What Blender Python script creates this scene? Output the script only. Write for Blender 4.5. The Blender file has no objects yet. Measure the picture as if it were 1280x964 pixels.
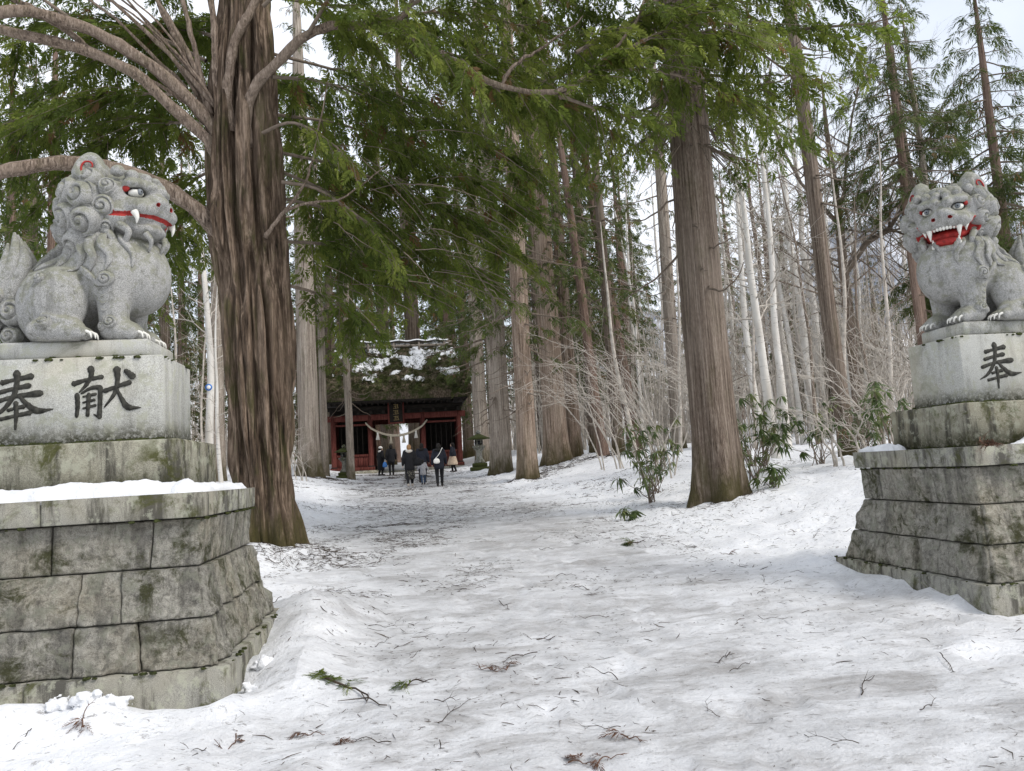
import bpy, math, random
import numpy as np
from mathutils import Matrix, Vector
random.seed(7); RNG = np.random.default_rng(11)
SC = bpy.context.scene
COL = SC.collection
# ------------------------------------------------------------------ camera
CZ = 1.6
yaw, pitch, roll = (math.radians(a) for a in (8.0, 6.2, 3.3))
fw = Vector((math.sin(yaw)*math.cos(pitch), math.cos(yaw)*math.cos(pitch), math.sin(pitch)))
R0 = Vector((math.cos(yaw), -math.sin(yaw), 0)); U0 = R0.cross(fw)
Rv = R0*math.cos(roll) - U0*math.sin(roll); Uv = U0*math.cos(roll) + R0*math.sin(roll)
cd = bpy.data.cameras.new('camera'); cam = bpy.data.objects.new('camera', cd); COL.objects.link(cam)
cd.sensor_fit = 'HORIZONTAL'; cd.sensor_width = 36; cd.lens = 27.0; cd.clip_start = 0.05; cd.clip_end = 6000
cam.matrix_world = Matrix(((Rv.x, Uv.x, -fw.x, 0), (Rv.y, Uv.y, -fw.y, 0), (Rv.z, Uv.z, -fw.z, CZ), (0, 0, 0, 1)))
SC.camera = cam
# ------------------------------------------------------------------ sky and sun (bright overcast)
SUN_EL, SUN_AZ = math.radians(48), math.radians(128)      # azimuth clockwise from +Y: right of and behind the camera
W = bpy.data.worlds.new('World'); SC.world = W; W.use_nodes = True
wt = W.node_tree; wt.nodes.clear()
o_ = wt.nodes.new('ShaderNodeOutputWorld'); b_ = wt.nodes.new('ShaderNodeBackground'); b_.inputs[1].default_value = 0.1
s_ = wt.nodes.new('ShaderNodeTexSky'); s_.sky_type = 'NISHITA'; s_.sun_disc = False
s_.sun_elevation = SUN_EL; s_.sun_rotation = SUN_AZ; s_.air_density = 1.2; s_.dust_density = 3.0; s_.ozone_density = 1.0
tc_ = wt.nodes.new('ShaderNodeTexCoord'); n_ = wt.nodes.new('ShaderNodeTexNoise')
n_.inputs['Scale'].default_value = 2.2; n_.inputs['Detail'].default_value = 6; n_.inputs['Distortion'].default_value = .4
wt.links.new(tc_.outputs['Generated'], n_.inputs['Vector'])
r_ = wt.nodes.new('ShaderNodeMapRange'); r_.inputs[1].default_value = .35; r_.inputs[2].default_value = .62
r_.inputs[3].default_value = .55; r_.inputs[4].default_value = .95
wt.links.new(n_.outputs[0], r_.inputs[0])
m_ = wt.nodes.new('ShaderNodeMix'); m_.data_type = 'RGBA'; m_.inputs[7].default_value = (7.6, 7.9, 8.5, 1)
wt.links.new(r_.outputs[0], m_.inputs[0]); wt.links.new(s_.outputs[0], m_.inputs[6])
wt.links.new(m_.outputs[2], b_.inputs[0]); wt.links.new(b_.outputs[0], o_.inputs[0])
sd = bpy.data.lights.new('sun', 'SUN'); sd.energy = 1.4; sd.angle = math.radians(18); sd.color = (1, .96, .9)
so = bpy.data.objects.new('sun', sd); COL.objects.link(so)
sdir = Vector((math.sin(SUN_AZ)*math.cos(SUN_EL), math.cos(SUN_AZ)*math.cos(SUN_EL), math.sin(SUN_EL)))
so.rotation_euler = sdir.to_track_quat('Z', 'Y').to_euler(); so.location = (30, -20, 60)
SC.view_settings.view_transform = 'Standard'; SC.view_settings.look = 'None'
SC.view_settings.exposure = 0.7; SC.view_settings.gamma = 1
SC.cycles.use_denoising = True; SC.cycles.max_bounces = 6; SC.cycles.diffuse_bounces = 4
SC.cycles.transmission_bounces = 3; SC.cycles.glossy_bounces = 2; SC.cycles.transparent_max_bounces = 4
# ------------------------------------------------------------------ numpy helpers
def hash3(i, j, k, s):
    n = (i*374761393 + j*668265263 + k*2147483647 + s*974634777) & 0xffffffff
    n = ((n ^ (n >> 13))*1274126177) & 0xffffffff
    n = ((n ^ (n >> 16))*2246822519) & 0xffffffff
    return ((n ^ (n >> 15)) & 0xffffff)/float(0xffffff)
def vnoise(P, s=0):
    P = np.asarray(P, float); I = np.floor(P).astype(np.int64); f = P - I; f = f*f*(3 - 2*f)
    r = 0
    for a in (0, 1):
        wa = f[..., 0] if a else 1 - f[..., 0]
        for b in (0, 1):
            wb = f[..., 1] if b else 1 - f[..., 1]
            for c in (0, 1):
                wc = f[..., 2] if c else 1 - f[..., 2]
                r = r + wa*wb*wc*hash3(I[..., 0]+a, I[..., 1]+b, I[..., 2]+c, s)
    return r
def fbm(P, o=4, s=0):
    r = 0; a = .5; P = np.asarray(P, float)
    for i in range(o):
        r = r + a*vnoise(P*2**i, s+i); a *= .5
    return r
def sstep(a, b, x):
    t = np.clip((x-a)/(b-a), 0, 1); return t*t*(3-2*t)
def mk(name, V, F, smooth=False, mats=None, mi=None, tone=None):
    me = bpy.data.meshes.new(name); V = np.asarray(V, np.float32)
    if isinstance(F, np.ndarray): groups = [F]
    else: groups = [np.asarray(f, np.int32) for f in F if len(f)]
    nl = sum(g.size for g in groups); nf = sum(len(g) for g in groups)
    me.vertices.add(len(V)); me.vertices.foreach_set('co', V.ravel())
    me.loops.add(nl); me.loops.foreach_set('vertex_index', np.concatenate([g.ravel() for g in groups]).astype(np.int32))
    st = []; o = 0
    for g in groups:
        k = g.shape[1]; st.append(o + np.arange(len(g))*k); o += g.size
    me.polygons.add(nf); me.polygons.foreach_set('loop_start', np.concatenate(st).astype(np.int32))
    if smooth: me.polygons.foreach_set('use_smooth', np.ones(nf, bool))
    if mats:
        for m in (mats if isinstance(mats, (list, tuple)) else [mats]): me.materials.append(m)
    if mi is not None: me.polygons.foreach_set('material_index', np.asarray(mi, np.int32))
    if tone is not None:
        at = me.attributes.new('tone', 'FLOAT', 'POINT'); at.data.foreach_set('value', np.asarray(tone, np.float32))
    me.update(calc_edges=True); me.validate()
    return me
def ob(name, me, parent=None, loc=(0, 0, 0), rot=None, label=None, cat=None, group=None, kind=None):
    o = bpy.data.objects.new(name, me); COL.objects.link(o); o.location = loc
    if rot is not None: o.rotation_euler = rot
    if parent is not None: o.parent = parent
    return tag(o, label, cat, group, kind)
def tag(o, label=None, cat=None, group=None, kind=None):
    if label: o['label'] = label
    if cat: o['category'] = cat
    if group: o['group'] = group
    if kind: o['kind'] = kind
    return o
def copy_tree(o, parent=None):
    c = o.copy(); COL.objects.link(c); c.parent = parent
    for ch in o.children: copy_tree(ch, c)
    return c
class MB:
    """collects shapes into one mesh"""
    def __init__(s): s.V = []; s.Q = []; s.T = []; s.n = 0
    def add(s, V, Q=None, T=None):
        V = np.asarray(V, float)
        if Q is not None and len(Q): s.Q.append(np.asarray(Q, np.int64) + s.n)
        if T is not None and len(T): s.T.append(np.asarray(T, np.int64) + s.n)
        s.V.append(V); s.n += len(V); return s
    def box(s, lo, hi, M=None, bev=0):
        lo = np.array(lo, float); hi = np.array(hi, float); b = bev
        if b <= 0:
            V = np.array([[x, y, z] for z in (lo[2], hi[2]) for y in (lo[1], hi[1]) for x in (lo[0], hi[0])])
            Q = [[0, 2, 3, 1], [4, 5, 7, 6], [0, 1, 5, 4], [2, 6, 7, 3], [0, 4, 6, 2], [1, 3, 7, 5]]; T = None
        else:
            V = []; ix = {}
            for c in range(8):
                sg = np.array([c & 1, c >> 1 & 1, c >> 2 & 1])
                for a in range(3):
                    p = np.where(sg, hi, lo).astype(float); ins = np.where(sg, -b, b)
                    for k in range(3):
                        if k != a: p[k] += ins[k]
                    ix[(c, a)] = len(V); V.append(p)
            V = np.array(V); Q = []; T = []
            for a in range(3):
                o1, o2 = [(1, 2), (2, 0), (0, 1)][a]
                for sgn in (0, 1):
                    cs = [sgn << a | u << o1 | v << o2 for u, v in ((0, 0), (1, 0), (1, 1), (0, 1))]
                    q = [ix[(c, a)] for c in cs]; Q.append(q if sgn else q[::-1])
            for a in range(3):
                o1, o2 = [(1, 2), (2, 0), (0, 1)][a]
                for u in (0, 1):
                    for v in (0, 1):
                        c0 = u << o1 | v << o2; c1 = c0 | 1 << a
                        q = [ix[(c0, o1)], ix[(c1, o1)], ix[(c1, o2)], ix[(c0, o2)]]
                        Q.append(q if (u ^ v) else q[::-1])
            for c in range(8):
                t = [ix[(c, 0)], ix[(c, 1)], ix[(c, 2)]]
                T.append(t if bin(c).count('1') % 2 else t[::-1])
        if M is not None: V = V @ np.array(M)[:3, :3].T + np.array(M)[:3, 3]
        return s.add(V, Q, T)
    def tube(s, P, R, n=8, cap=True, squash=None):
        V, Q, T = tube(P, R, n, cap); return s.add(V, Q, T)
    def lathe(s, prof, n=16, c=(0, 0, 0), sx=1, sy=1, rot=0):
        prof = np.array(prof, float); a = np.arange(n)/n*2*np.pi + rot
        V = np.concatenate([np.stack([np.cos(a)*r*sx + c[0], np.sin(a)*r*sy + c[1], np.full(n, z + c[2])], 1) for r, z in prof])
        Q = grid_faces(len(prof), n, True); k = len(prof)
        T = []
        V = np.vstack([V, [[c[0], c[1], prof[0][1]+c[2]], [c[0], c[1], prof[-1][1]+c[2]]]])
        for i in range(n):
            T.append([k*n, (i+1) % n, i]); T.append([k*n+1, (k-1)*n+i, (k-1)*n+(i+1) % n])
        return s.add(V, Q, T)
    def mesh(s, name, mat, smooth=False, tone=None):
        return mk(name, np.concatenate(s.V), [np.concatenate(g) for g in (s.Q, s.T) if g], smooth, mat, tone=tone)
def grid_faces(r, c, wrap=False):
    i = np.arange(r-1)[:, None]*c; j = np.arange(c if wrap else c-1)[None, :]; j2 = (j+1) % c
    return np.stack([i+j, i+j2, i+c+j2, i+c+j], -1).reshape(-1, 4)
def frames(P):
    P = np.asarray(P, float); T = np.gradient(P, axis=0); T /= np.linalg.norm(T, axis=1)[:, None] + 1e-9
    ref = np.array([0, 0, 1.]) if abs(T[0][2]) < .9 else np.array([1., 0, 0])
    N = np.zeros_like(P); n = np.cross(np.cross(T[0], ref), T[0]); n /= np.linalg.norm(n)
    for i in range(len(P)):
        n = n - T[i]*(n @ T[i]); n /= np.linalg.norm(n) + 1e-9; N[i] = n
    return T, N, np.cross(T, N)
def tube(P, R, n=8, cap=True, prof=None):
    P = np.asarray(P, float); R = np.broadcast_to(np.asarray(R, float), (len(P),))
    T, N, B = frames(P); a = np.arange(n)/n*2*np.pi
    m = np.ones(n) if prof is None else prof
    V = (P[:, None] + R[:, None, None]*(N[:, None]*(np.cos(a)*m)[None, :, None] + B[:, None]*(np.sin(a)*m)[None, :, None])).reshape(-1, 3)
    Q = grid_faces(len(P), n, True); Tn = []
    if cap:
        k = len(P)*n; V = np.vstack([V, P[0], P[-1]])
        i = np.arange(n); j = (i+1) % n
        Tn = np.concatenate([np.stack([np.full(n, k), j, i], 1), np.stack([np.full(n, k+1), (len(P)-1)*n+i, (len(P)-1)*n+j], 1)])
    return V, Q, Tn
def spline(P, n):
    P = np.asarray(P, float); k = len(P); Pe = np.vstack([2*P[0]-P[1], P, 2*P[-1]-P[-2]])
    t = np.linspace(0, k-1-1e-6, n); i = t.astype(int); f = (t-i)[:, None]
    a, b, c, d = Pe[i], Pe[i+1], Pe[i+2], Pe[i+3]
    return .5*(2*b + (c-a)*f + (2*a-5*b+4*c-d)*f**2 + (3*b-a-3*c+d)*f**3)
def rotz(a): c, s = math.cos(a), math.sin(a); return np.array([[c, -s, 0], [s, c, 0], [0, 0, 1.]])
# signed-distance modelling
def ell(c, r, R=None):
    c = np.array(c, float); r = np.array(r, float)
    def f(P):
        q = P - c
        if R is not None: q = q @ R
        k0 = np.linalg.norm(q/r, axis=1); k1 = np.linalg.norm(q/(r*r), axis=1) + 1e-9
        return k0*(k0-1)/k1
    return f
def cap(a, b, ra, rb=None):
    a = np.array(a, float); b = np.array(b, float); rb = ra if rb is None else rb; d = b-a; L = d @ d
    def f(P):
        t = np.clip(((P-a) @ d)/L, 0, 1); return np.linalg.norm(P - a - t[:, None]*d, axis=1) - (ra + (rb-ra)*t)
    return f
def smin(a, b, k):
    h = np.clip(.5 + .5*(b-a)/k, 0, 1); return b*(1-h) + a*h - k*h*(1-h)
def union(items):
    """items: (fn, k) smooth union, or (fn, -k) smooth carve"""
    def f(P):
        v = None
        for g, k in items:
            w = g(P)
            if v is None: v = w
            elif k >= 0: v = smin(v, w, max(k, 1e-4))
            else: v = -smin(-v, w, -k)
        return v
    return f
def nets(f, lo, hi, h):
    lo = np.array(lo, float); n = np.ceil((np.array(hi)-lo)/h).astype(int) + 1
    ax = [lo[i] + np.arange(n[i])*h for i in range(3)]
    G = np.stack(np.meshgrid(*ax, indexing='ij'), -1).reshape(-1, 3)
    v = f(G).reshape(n); acc = np.zeros(tuple(n-1) + (3,)); cnt = np.zeros(tuple(n-1))
    for a in range(3):
        o = [x for x in range(3) if x != a]
        for u in (0, 1):
            for w in (0, 1):
                s0 = [slice(0, -1)]*3; s0[o[0]] = slice(u, n[o[0]]-1+u); s0[o[1]] = slice(w, n[o[1]]-1+w)
                s1 = list(s0); s0[a] = slice(0, -1); s1[a] = slice(1, None)
                A = v[tuple(s0)]; B = v[tuple(s1)]; m = (A < 0) != (B < 0)
                t = np.where(m, A/np.where(m, A-B, 1), 0)
                e = [0, 0, 0]; acc[..., o[0]] += m*u; acc[..., o[1]] += m*w; acc[..., a] += m*t; cnt += m
    on = cnt > 0; idx = np.full(on.shape, -1); idx[on] = np.arange(on.sum())
    I = np.argwhere(on); V = lo + (I + acc[on]/cnt[on][:, None])*h; Q = []
    for a in range(3):
        b, c = (a+1) % 3, (a+2) % 3
        s0 = [slice(1, -1)]*3; s1 = [slice(1, -1)]*3; s0[a] = slice(0, -1); s1[a] = slice(1, None)
        A = v[tuple(s0)] < 0; B = v[tuple(s1)] < 0; E = np.argwhere(A != B); fl = A[A != B]
        off = np.zeros(3, int); off[b] = 1; off[c] = 1; E = E + off
        def g(db, dc):
            q = E.copy(); q[:, b] += db; q[:, c] += dc; return idx[q[:, 0], q[:, 1], q[:, 2]]
        q = np.stack([g(-1, -1), g(0, -1), g(0, 0), g(-1, 0)], 1)
        q[~fl] = q[~fl][:, ::-1]; Q.append(q)
    return V, np.concatenate(Q)
def project(f, P, n=4, off=0.):
    P = np.array(P, float); e = 1e-3
    for _ in range(n):
        d = f(P) - off
        g = np.stack([f(P + np.eye(3)[i]*e) - f(P - np.eye(3)[i]*e) for i in range(3)], 1)/(2*e)
        g /= np.linalg.norm(g, axis=1)[:, None] + 1e-9; P = P - g*d[:, None]
    return P, g
# ------------------------------------------------------------------ materials
class NT:
    def __init__(s, name):
        s.m = bpy.data.materials.new(name); s.m.use_nodes = True; s.t = s.m.node_tree; s.t.nodes.clear()
        s.out = s.t.nodes.new('ShaderNodeOutputMaterial'); s.p = s.t.nodes.new('ShaderNodeBsdfPrincipled')
        s.t.links.new(s.p.outputs[0], s.out.inputs[0]); s.tc = s.t.nodes.new('ShaderNodeTexCoord')
    def link(s, a, b):
        if hasattr(a, 'is_linked') or hasattr(a, 'links'): s.t.links.new(a, b)
        elif isinstance(a, (tuple, list)) and len(a) == 3 and b.type == 'RGBA': b.default_value = (*a, 1)
        else: b.default_value = a
    def obj(s, scale=(1, 1, 1), world=False):
        mp = s.t.nodes.new('ShaderNodeMapping'); mp.inputs['Scale'].default_value = scale
        if world: g = s.t.nodes.new('ShaderNodeNewGeometry'); s.t.links.new(g.outputs['Position'], mp.inputs[0])
        else: s.t.links.new(s.tc.outputs['Object'], mp.inputs[0])
        return mp.outputs[0]
    def noise(s, v, scale, detail=4, rough=.55, dist=0.):
        n = s.t.nodes.new('ShaderNodeTexNoise'); s.t.links.new(v, n.inputs['Vector'])
        n.inputs['Scale'].default_value = scale; n.inputs['Detail'].default_value = detail
        n.inputs['Roughness'].default_value = rough; n.inputs['Distortion'].default_value = dist; return n.outputs[0]
    def vor(s, v, scale, feat='F1'):
        n = s.t.nodes.new('ShaderNodeTexVoronoi'); n.feature = feat; s.t.links.new(v, n.inputs['Vector'])
        n.inputs['Scale'].default_value = scale; return n.outputs[0]
    def rng(s, v, a, b, c=0., d=1.):
        n = s.t.nodes.new('ShaderNodeMapRange'); n.clamp = True; s.link(v, n.inputs[0])
        for i, x in enumerate((a, b, c, d)): n.inputs[i+1].default_value = x
        return n.outputs[0]
    def mix(s, f, a, b, mode='MIX'):
        n = s.t.nodes.new('ShaderNodeMix'); n.data_type = 'RGBA'; n.blend_type = mode
        s.link(f, n.inputs[0]); s.link(a, n.inputs[6]); s.link(b, n.inputs[7]); return n.outputs[2]
    def math(s, op, a, b=0.):
        n = s.t.nodes.new('ShaderNodeMath'); n.operation = op; s.link(a, n.inputs[0]); s.link(b, n.inputs[1]); return n.outputs[0]
    def sep(s, v, ch):
        n = s.t.nodes.new('ShaderNodeSeparateXYZ'); s.t.links.new(v, n.inputs[0]); return n.outputs[ch]
    def normal_z(s):
        g = s.t.nodes.new('ShaderNodeNewGeometry'); return s.sep(g.outputs['Normal'], 2)
    def attr(s, name):
        n = s.t.nodes.new('ShaderNodeAttribute'); n.attribute_name = name; return n.outputs['Fac']
    def rand(s):
        n = s.t.nodes.new('ShaderNodeObjectInfo'); return n.outputs['Random']
    def island(s):
        g = s.t.nodes.new('ShaderNodeNewGeometry'); return g.outputs['Random Per Island']
    def bump(s, h, st=.5, d=.02, prev=None):
        n = s.t.nodes.new('ShaderNodeBump'); n.inputs['Strength'].default_value = st; n.inputs['Distance'].default_value = d
        s.t.links.new(h, n.inputs['Height'])
        if prev is not None: s.t.links.new(prev, n.inputs['Normal'])
        return n.outputs[0]
    def done(s, col, rough=.8, nrm=None, spec=.3, metal=0.):
        s.link(col, s.p.inputs['Base Color']); s.link(rough, s.p.inputs['Roughness'])
        s.p.inputs['Specular IOR Level'].default_value = spec; s.p.inputs['Metallic'].default_value = metal
        if nrm is not None: s.t.links.new(nrm, s.p.inputs['Normal'])
        return s.m
def m_plain(name, col, rough=.7, var=.25, scale=6., bump=.1, bd=.01):
    t = NT(name); v = t.obj(); n = t.noise(v, scale, 5)
    c = t.mix(t.rng(n, .3, .7), tuple(x*(1-var) for x in col), tuple(min(1, x*(1+var)) for x in col))
    return t.done(c, rough, t.bump(t.noise(v, scale*6, 3), bump, bd))
def m_granite(name, base, moss=.5, stain=.5, rough_bump=.3, band=None):
    t = NT(name); v = t.obj(world=True)
    sp = t.noise(v, 190, 2, .7); big = t.noise(v, 2.1, 6, .6, .3); pit = t.noise(v, 21, 9, .78, .35)
    c = t.mix(t.rng(sp, .35, .65), tuple(x*.62 for x in base), tuple(min(1, x*1.3) for x in base))
    tint = t.noise(v, 1.3, 3); c = t.mix(t.math('MULTIPLY', t.rng(tint, .45, .65), .5), c, tuple(x*y for x, y in zip(base, (1.02, .93, .74))))
    if rough_bump > .25:
        c = t.mix(t.math('MULTIPLY', t.rng(pit, .49, .42), .55), c, tuple(x*.28 for x in base))
        c = t.mix(t.math('MULTIPLY', t.rng(pit, .53, .60), .5), c, tuple(min(1, x*1.55) for x in base))
    st = t.noise(t.obj((7, 7, 1.0), True), 1.0, 7, .68)
    c = t.mix(t.math('MULTIPLY', t.rng(st, .48, .60), stain), c, (.045, .042, .035))
    li = t.noise(v, 9, 6, .72)
    c = t.mix(t.math('MULTIPLY', t.rng(li, .52, .59), .6), c, (.34, .345, .27))
    ms = t.math('MULTIPLY', t.rng(t.noise(v, 4.1, 9, .76, .5), .50, .60), t.rng(big, .39, .53))
    mc = t.mix(t.noise(v, 70, 3), (.022, .024, .008), (.085, .088, .026))
    c = t.mix(t.math('MULTIPLY', ms, moss), c, mc)
    if band:
        z = t.sep(t.obj(), 2); zz = t.math('ADD', z, t.math('MULTIPLY', t.math('SUBTRACT', t.noise(v, 5, 8, .75), .5), band[2]))
        bm = t.math('MULTIPLY', t.rng(zz, band[1], band[0]), t.rng(t.noise(v, 34, 5, .7), .38, .52))
        c = t.mix(t.math('MULTIPLY', bm, .92), c, t.mix(t.noise(v, 80, 2), (.012, .013, .006), (.07, .068, .03)))
    b1 = t.bump(pit, rough_bump, .075 if rough_bump > .5 else .05); b2 = t.bump(sp, .25, .004, b1)
    return t.done(c, .9, b2, .2)
def m_bark(name, dark, mid, light, sx=16, sz=1.1, moss=.0, bump=.8, bd=.04, dist=.6, foot=0):
    t = NT(name); v = t.obj((sx, sx, sz)); n = t.noise(v, 1.0, 7, .62, dist); n2 = t.noise(t.obj((sx*4, sx*4, sz*2.5)), 1., 4, .6)
    n3 = t.noise(t.obj((sx*1.6, sx*1.6, sx*.45)), 1., 6, .7, .3)
    h = t.math('ADD', t.math('ADD', t.math('MULTIPLY', n, .52), t.math('MULTIPLY', n2, .23)), t.math('MULTIPLY', n3, .25))
    c = t.mix(t.rng(h, .39, .49), dark, mid); c = t.mix(t.rng(h, .50, .60), c, light)
    lo = t.noise(t.obj((1.3, 1.3, .5), True), 1., 4); c = t.mix(t.math('MULTIPLY', t.rng(lo, .45, .7), .35), c, light)
    if moss:
        ms = t.rng(t.noise(t.obj((2.6, 2.6, .8), True), 1.3, 7, .7), .52, .66)
        c = t.mix(t.math('MULTIPLY', ms, moss), c, (.05, .055, .014))
    if foot:
        fz = t.math('ADD', t.sep(t.obj(), 2), t.math('MULTIPLY', t.math('SUBTRACT', t.noise(t.obj((3, 3, 1.2), True), 1., 6, .7), .5), 3.2))
        c = t.mix(t.math('MULTIPLY', t.rng(fz, foot*1.5, foot*.3), .9), c, t.mix(t.noise(t.obj(world=True), 30, 4, .7), (.022, .018, .009), (.085, .075, .026)))
    return t.done(c, .92, t.bump(h, bump, bd), .15)
# ------------------------------------------------------------------ material library
M = {}
M['stone'] = m_granite('granite blocks', (.45, .43, .375), .9, .5, 1.)
M['stone_cap'] = m_granite('coping granite', (.26, .255, .225), .85, .85, .2)
M['stone_base'] = m_granite('mossy base granite', (.25, .24, .19), .95, .9, .22, (1.57, 1.74, .3))
M['stone_smooth'] = m_granite('dressed granite', (.40, .40, .375), .5, .30, .12)
M['stone_insc'] = m_granite('inscribed granite', (.42, .42, .39), .25, .25, .12, (1.98, 2.13, .30))
M['stone_dark'] = m_granite('dark core stone', (.09, .09, .08), .8, .8, .4)
def m_lion():
    t = NT('carved granite'); v = t.obj(world=True); sp = t.noise(v, 170, 2, .7)
    c = t.mix(t.rng(sp, .36, .64), (.185, .185, .18), (.44, .435, .415))
    li = t.noise(v, 11, 8, .78, .2); up = t.rng(t.normal_z(), -.2, .9, 0, .19)
    f = t.rng(t.math('ADD', li, up), .53, .64)
    c = t.mix(t.math('MULTIPLY', f, .68), c, t.mix(t.noise(v, 45, 4), (.10, .105, .06), (.26, .26, .185)))
    d = t.noise(v, 14, 6, .7); c = t.mix(t.math('MULTIPLY', t.rng(d, .55, .66), .55), c, (.08, .08, .06))
    sk = t.noise(t.obj((10, 10, 1.6), True), 1., 6, .7); c = t.mix(t.math('MULTIPLY', t.rng(sk, .52, .64), .38), c, (.075, .075, .065))
    b = t.bump(t.noise(v, 60, 5, .7), .4, .015)
    return t.done(c, .85, t.bump(sp, .2, .003, b), .25)
M['lion'] = m_lion()
M['red_paint'] = m_plain('faded red paint', (.30, .026, .022), .75, .4, 24, .3)
M['white_paint'] = m_plain('white paint', (.66, .65, .60), .6, .15, 20, .05)
M['black_paint'] = m_plain('black paint', (.02, .02, .022), .4, .2, 20, .05)
M['eye_blue'] = m_plain('blue grey paint', (.17, .185, .20), .4, .1, 20, .05)
M['char'] = m_plain('weathered dark paint in carving', (.035, .034, .028), .85, .7, 30, .3)
M['moss'] = m_plain('moss', (.055, .065, .018), .95, .6, 40, .8, .03)
M['snow'] = None
def m_snow(ground=True):
    t = NT('snow' if not ground else 'snowy ground'); v = t.obj(world=True)
    g = t.noise(v, 38, 6, .75); mid = t.noise(v, 7, 5, .6)
    c = t.mix(t.rng(mid, .3, .7), (.70, .715, .745), (.82, .828, .84))
    b = t.bump(mid, .45, .06); b = t.bump(g, .55, .03, b); b = t.bump(t.noise(v, 150, 3, .7), .2, .004, b)
    rough = .55
    if ground:
        px = t.sep(v, 0); py = t.sep(v, 1)
        xc = t.math('SUBTRACT', 1.8, t.math('MULTIPLY', t.math('MINIMUM', py, 48.), .05))
        u = t.math('ABSOLUTE', t.math('SUBTRACT', px, xc))
        u = t.math('ADD', u, t.math('MULTIPLY', t.math('SUBTRACT', t.noise(v, .55, 4), .5), 3.2))
        path = t.rng(u, 3.3, 1.6)
        far = t.rng(py, 9, 34)
        # trodden ice: grey, wet; needle dust gathers in patches
        ice = t.mix(t.rng(t.noise(v, 2.3, 6, .65, .4), .32, .7), (.44, .445, .455), (.74, .75, .77))
        c = t.mix(t.math('MULTIPLY', path, .88), c, ice)
        dustn = t.noise(t.obj((.7, 1.6, 1), True), 1.7, 8, .74, .6)
        dust = t.math('MULTIPLY', t.rng(dustn, .45, .66), t.rng(path, 0, 1, .10, .9))
        dust = t.math('MULTIPLY', dust, t.rng(far, 0, 1, .75, 1.))
        c = t.mix(dust, c, (.19, .175, .16))
        fine = t.noise(t.obj((1, 2.2, 1), True), 13, 7, .8, .4)
        fl = t.math('MULTIPLY', t.rng(fine, .565, .63), t.rng(far, 0, 1, .6, .95))
        c = t.mix(fl, c, (.075, .055, .04))
        rough = t.rng(path, 0, 1, .6, .33)
    t.p.inputs['Subsurface Weight'].default_value = 0.0
    return t.done(c, rough, b, .35)
M['snow'] = m_snow(False); M['ground'] = m_snow(True)
# ------------------------------------------------------------------ ground
def path_x(y): return 1.8 - .05*np.minimum(y, 48.)
def gz(x, y, bumps=False):
    x = np.asarray(x, float); y = np.asarray(y, float)
    z = .038*np.minimum(y, 70) + .02*np.maximum(y-70, 0)
    u = x - path_x(y)
    k = sstep(4, 14, y)
    z = z + k*(.75*sstep(2.6, 8.5, u) + .45*sstep(2.3, 5.5, -u)) - .05*np.exp(-(u/2.2)**2)
    z = z + .10*np.maximum(u-14, 0)*sstep(30, 60, y) + .03*np.maximum(-u-16, 0)
    z = z + 28*sstep(120, 420, y)
    P = np.stack([x, y, 0*x], -1)
    z = z + (fbm(P*.16, 3, 5)-.45)*.5*sstep(3., 9, np.abs(u))*k
    if bumps:
        off = sstep(1.8, 3.4, np.abs(u) + (fbm(P*.5, 3, 3)-.45)*2.6)
        near = 1 - sstep(25, 60, y)
        cs = .47; ci = np.floor(x/cs).astype(np.int64); cj = np.floor(y/(cs*1.5)).astype(np.int64); dent = np.zeros_like(z)
        for di in (-1, 0, 1):
            for dj in (-1, 0, 1):
                h1 = hash3(ci+di, cj+dj, 0*ci, 301); h2 = hash3(ci+di, cj+dj, 0*ci, 302); h3 = hash3(ci+di, cj+dj, 0*ci, 303); th = (h3-.5)*1.2
                ex = x - (ci+di+h1)*cs; ey = y - (cj+dj+h2)*cs*1.5; e1 = ex*np.cos(th) + ey*np.sin(th); e2 = -ex*np.sin(th) + ey*np.cos(th); r2 = (e1/.075)**2 + (e2/.15)**2
                dent = dent + (h3 > .25)*(np.exp(-r2*r2) - .45*np.exp(-(np.sqrt(r2)-1.45)**2*6))
        z = z - near*dent*(.026 + .03*off)
        lump = np.abs(fbm(P*1.7, 4, 21)-.47)
        z = z + near*((fbm(P*1.25, 4, 9)-.47)*(.06 + .16*off) + (fbm(P*5.2, 3, 15)-.45)*(.050 + .055*off) + lump*.12*off)
        for (ax, ay, ar, ah) in MOUNDS:
            d = np.hypot(x-ax, y-ay)/ar; z = z + ah*np.exp(-d*d*2)
    return z
MOUNDS = [(-1.95, 5.2, .32, .12), (-1.2, 5.2, .3, .09), (-1.55, 5.25, .3, .07), (-2.4, 5.25, .35, .09), (-2.9, 5.2, .5, .11), (-3.5, 5.2, .5, .1), (-.85, 5.7, .35, .10), (-.88, 6.2, .42, .19), (-.9, 6.8, .45, .23), (-.9, 7.4, .5, .24), (-.95, 8.0, .7, .2), (4.35, 5.6, .35, .05), (4.6, 8.4, .5, .12), (5.3, 5.5, .3, .08)]
GP = [(-2.45, 13.2), (6.3, 15.0)]
def ramp(a, b, s0, s1, g):
    out = [a]; s = s0
    while out[-1] < b:
        out.append(out[-1] + s); s = min(s*g, s1)
    return np.array(out)
ys = np.concatenate([-ramp(-1.2, 14, .15, 3, 1.2)[::-1], ramp(1.35, 430, .040, 14, 1.0155)[1:]])
xr = ramp(1.6, 320, .046, 16, 1.030); xl = 3.2 - ramp(1.6, 260, .046, 16, 1.030)
xs = np.concatenate([xl[::-1], xr[1:]])
X, Y = np.meshgrid(xs, ys); Zg = gz(X, Y, True)
GV = np.stack([X, Y, Zg], -1).reshape(-1, 3); GQ = grid_faces(len(ys), len(xs))
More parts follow.
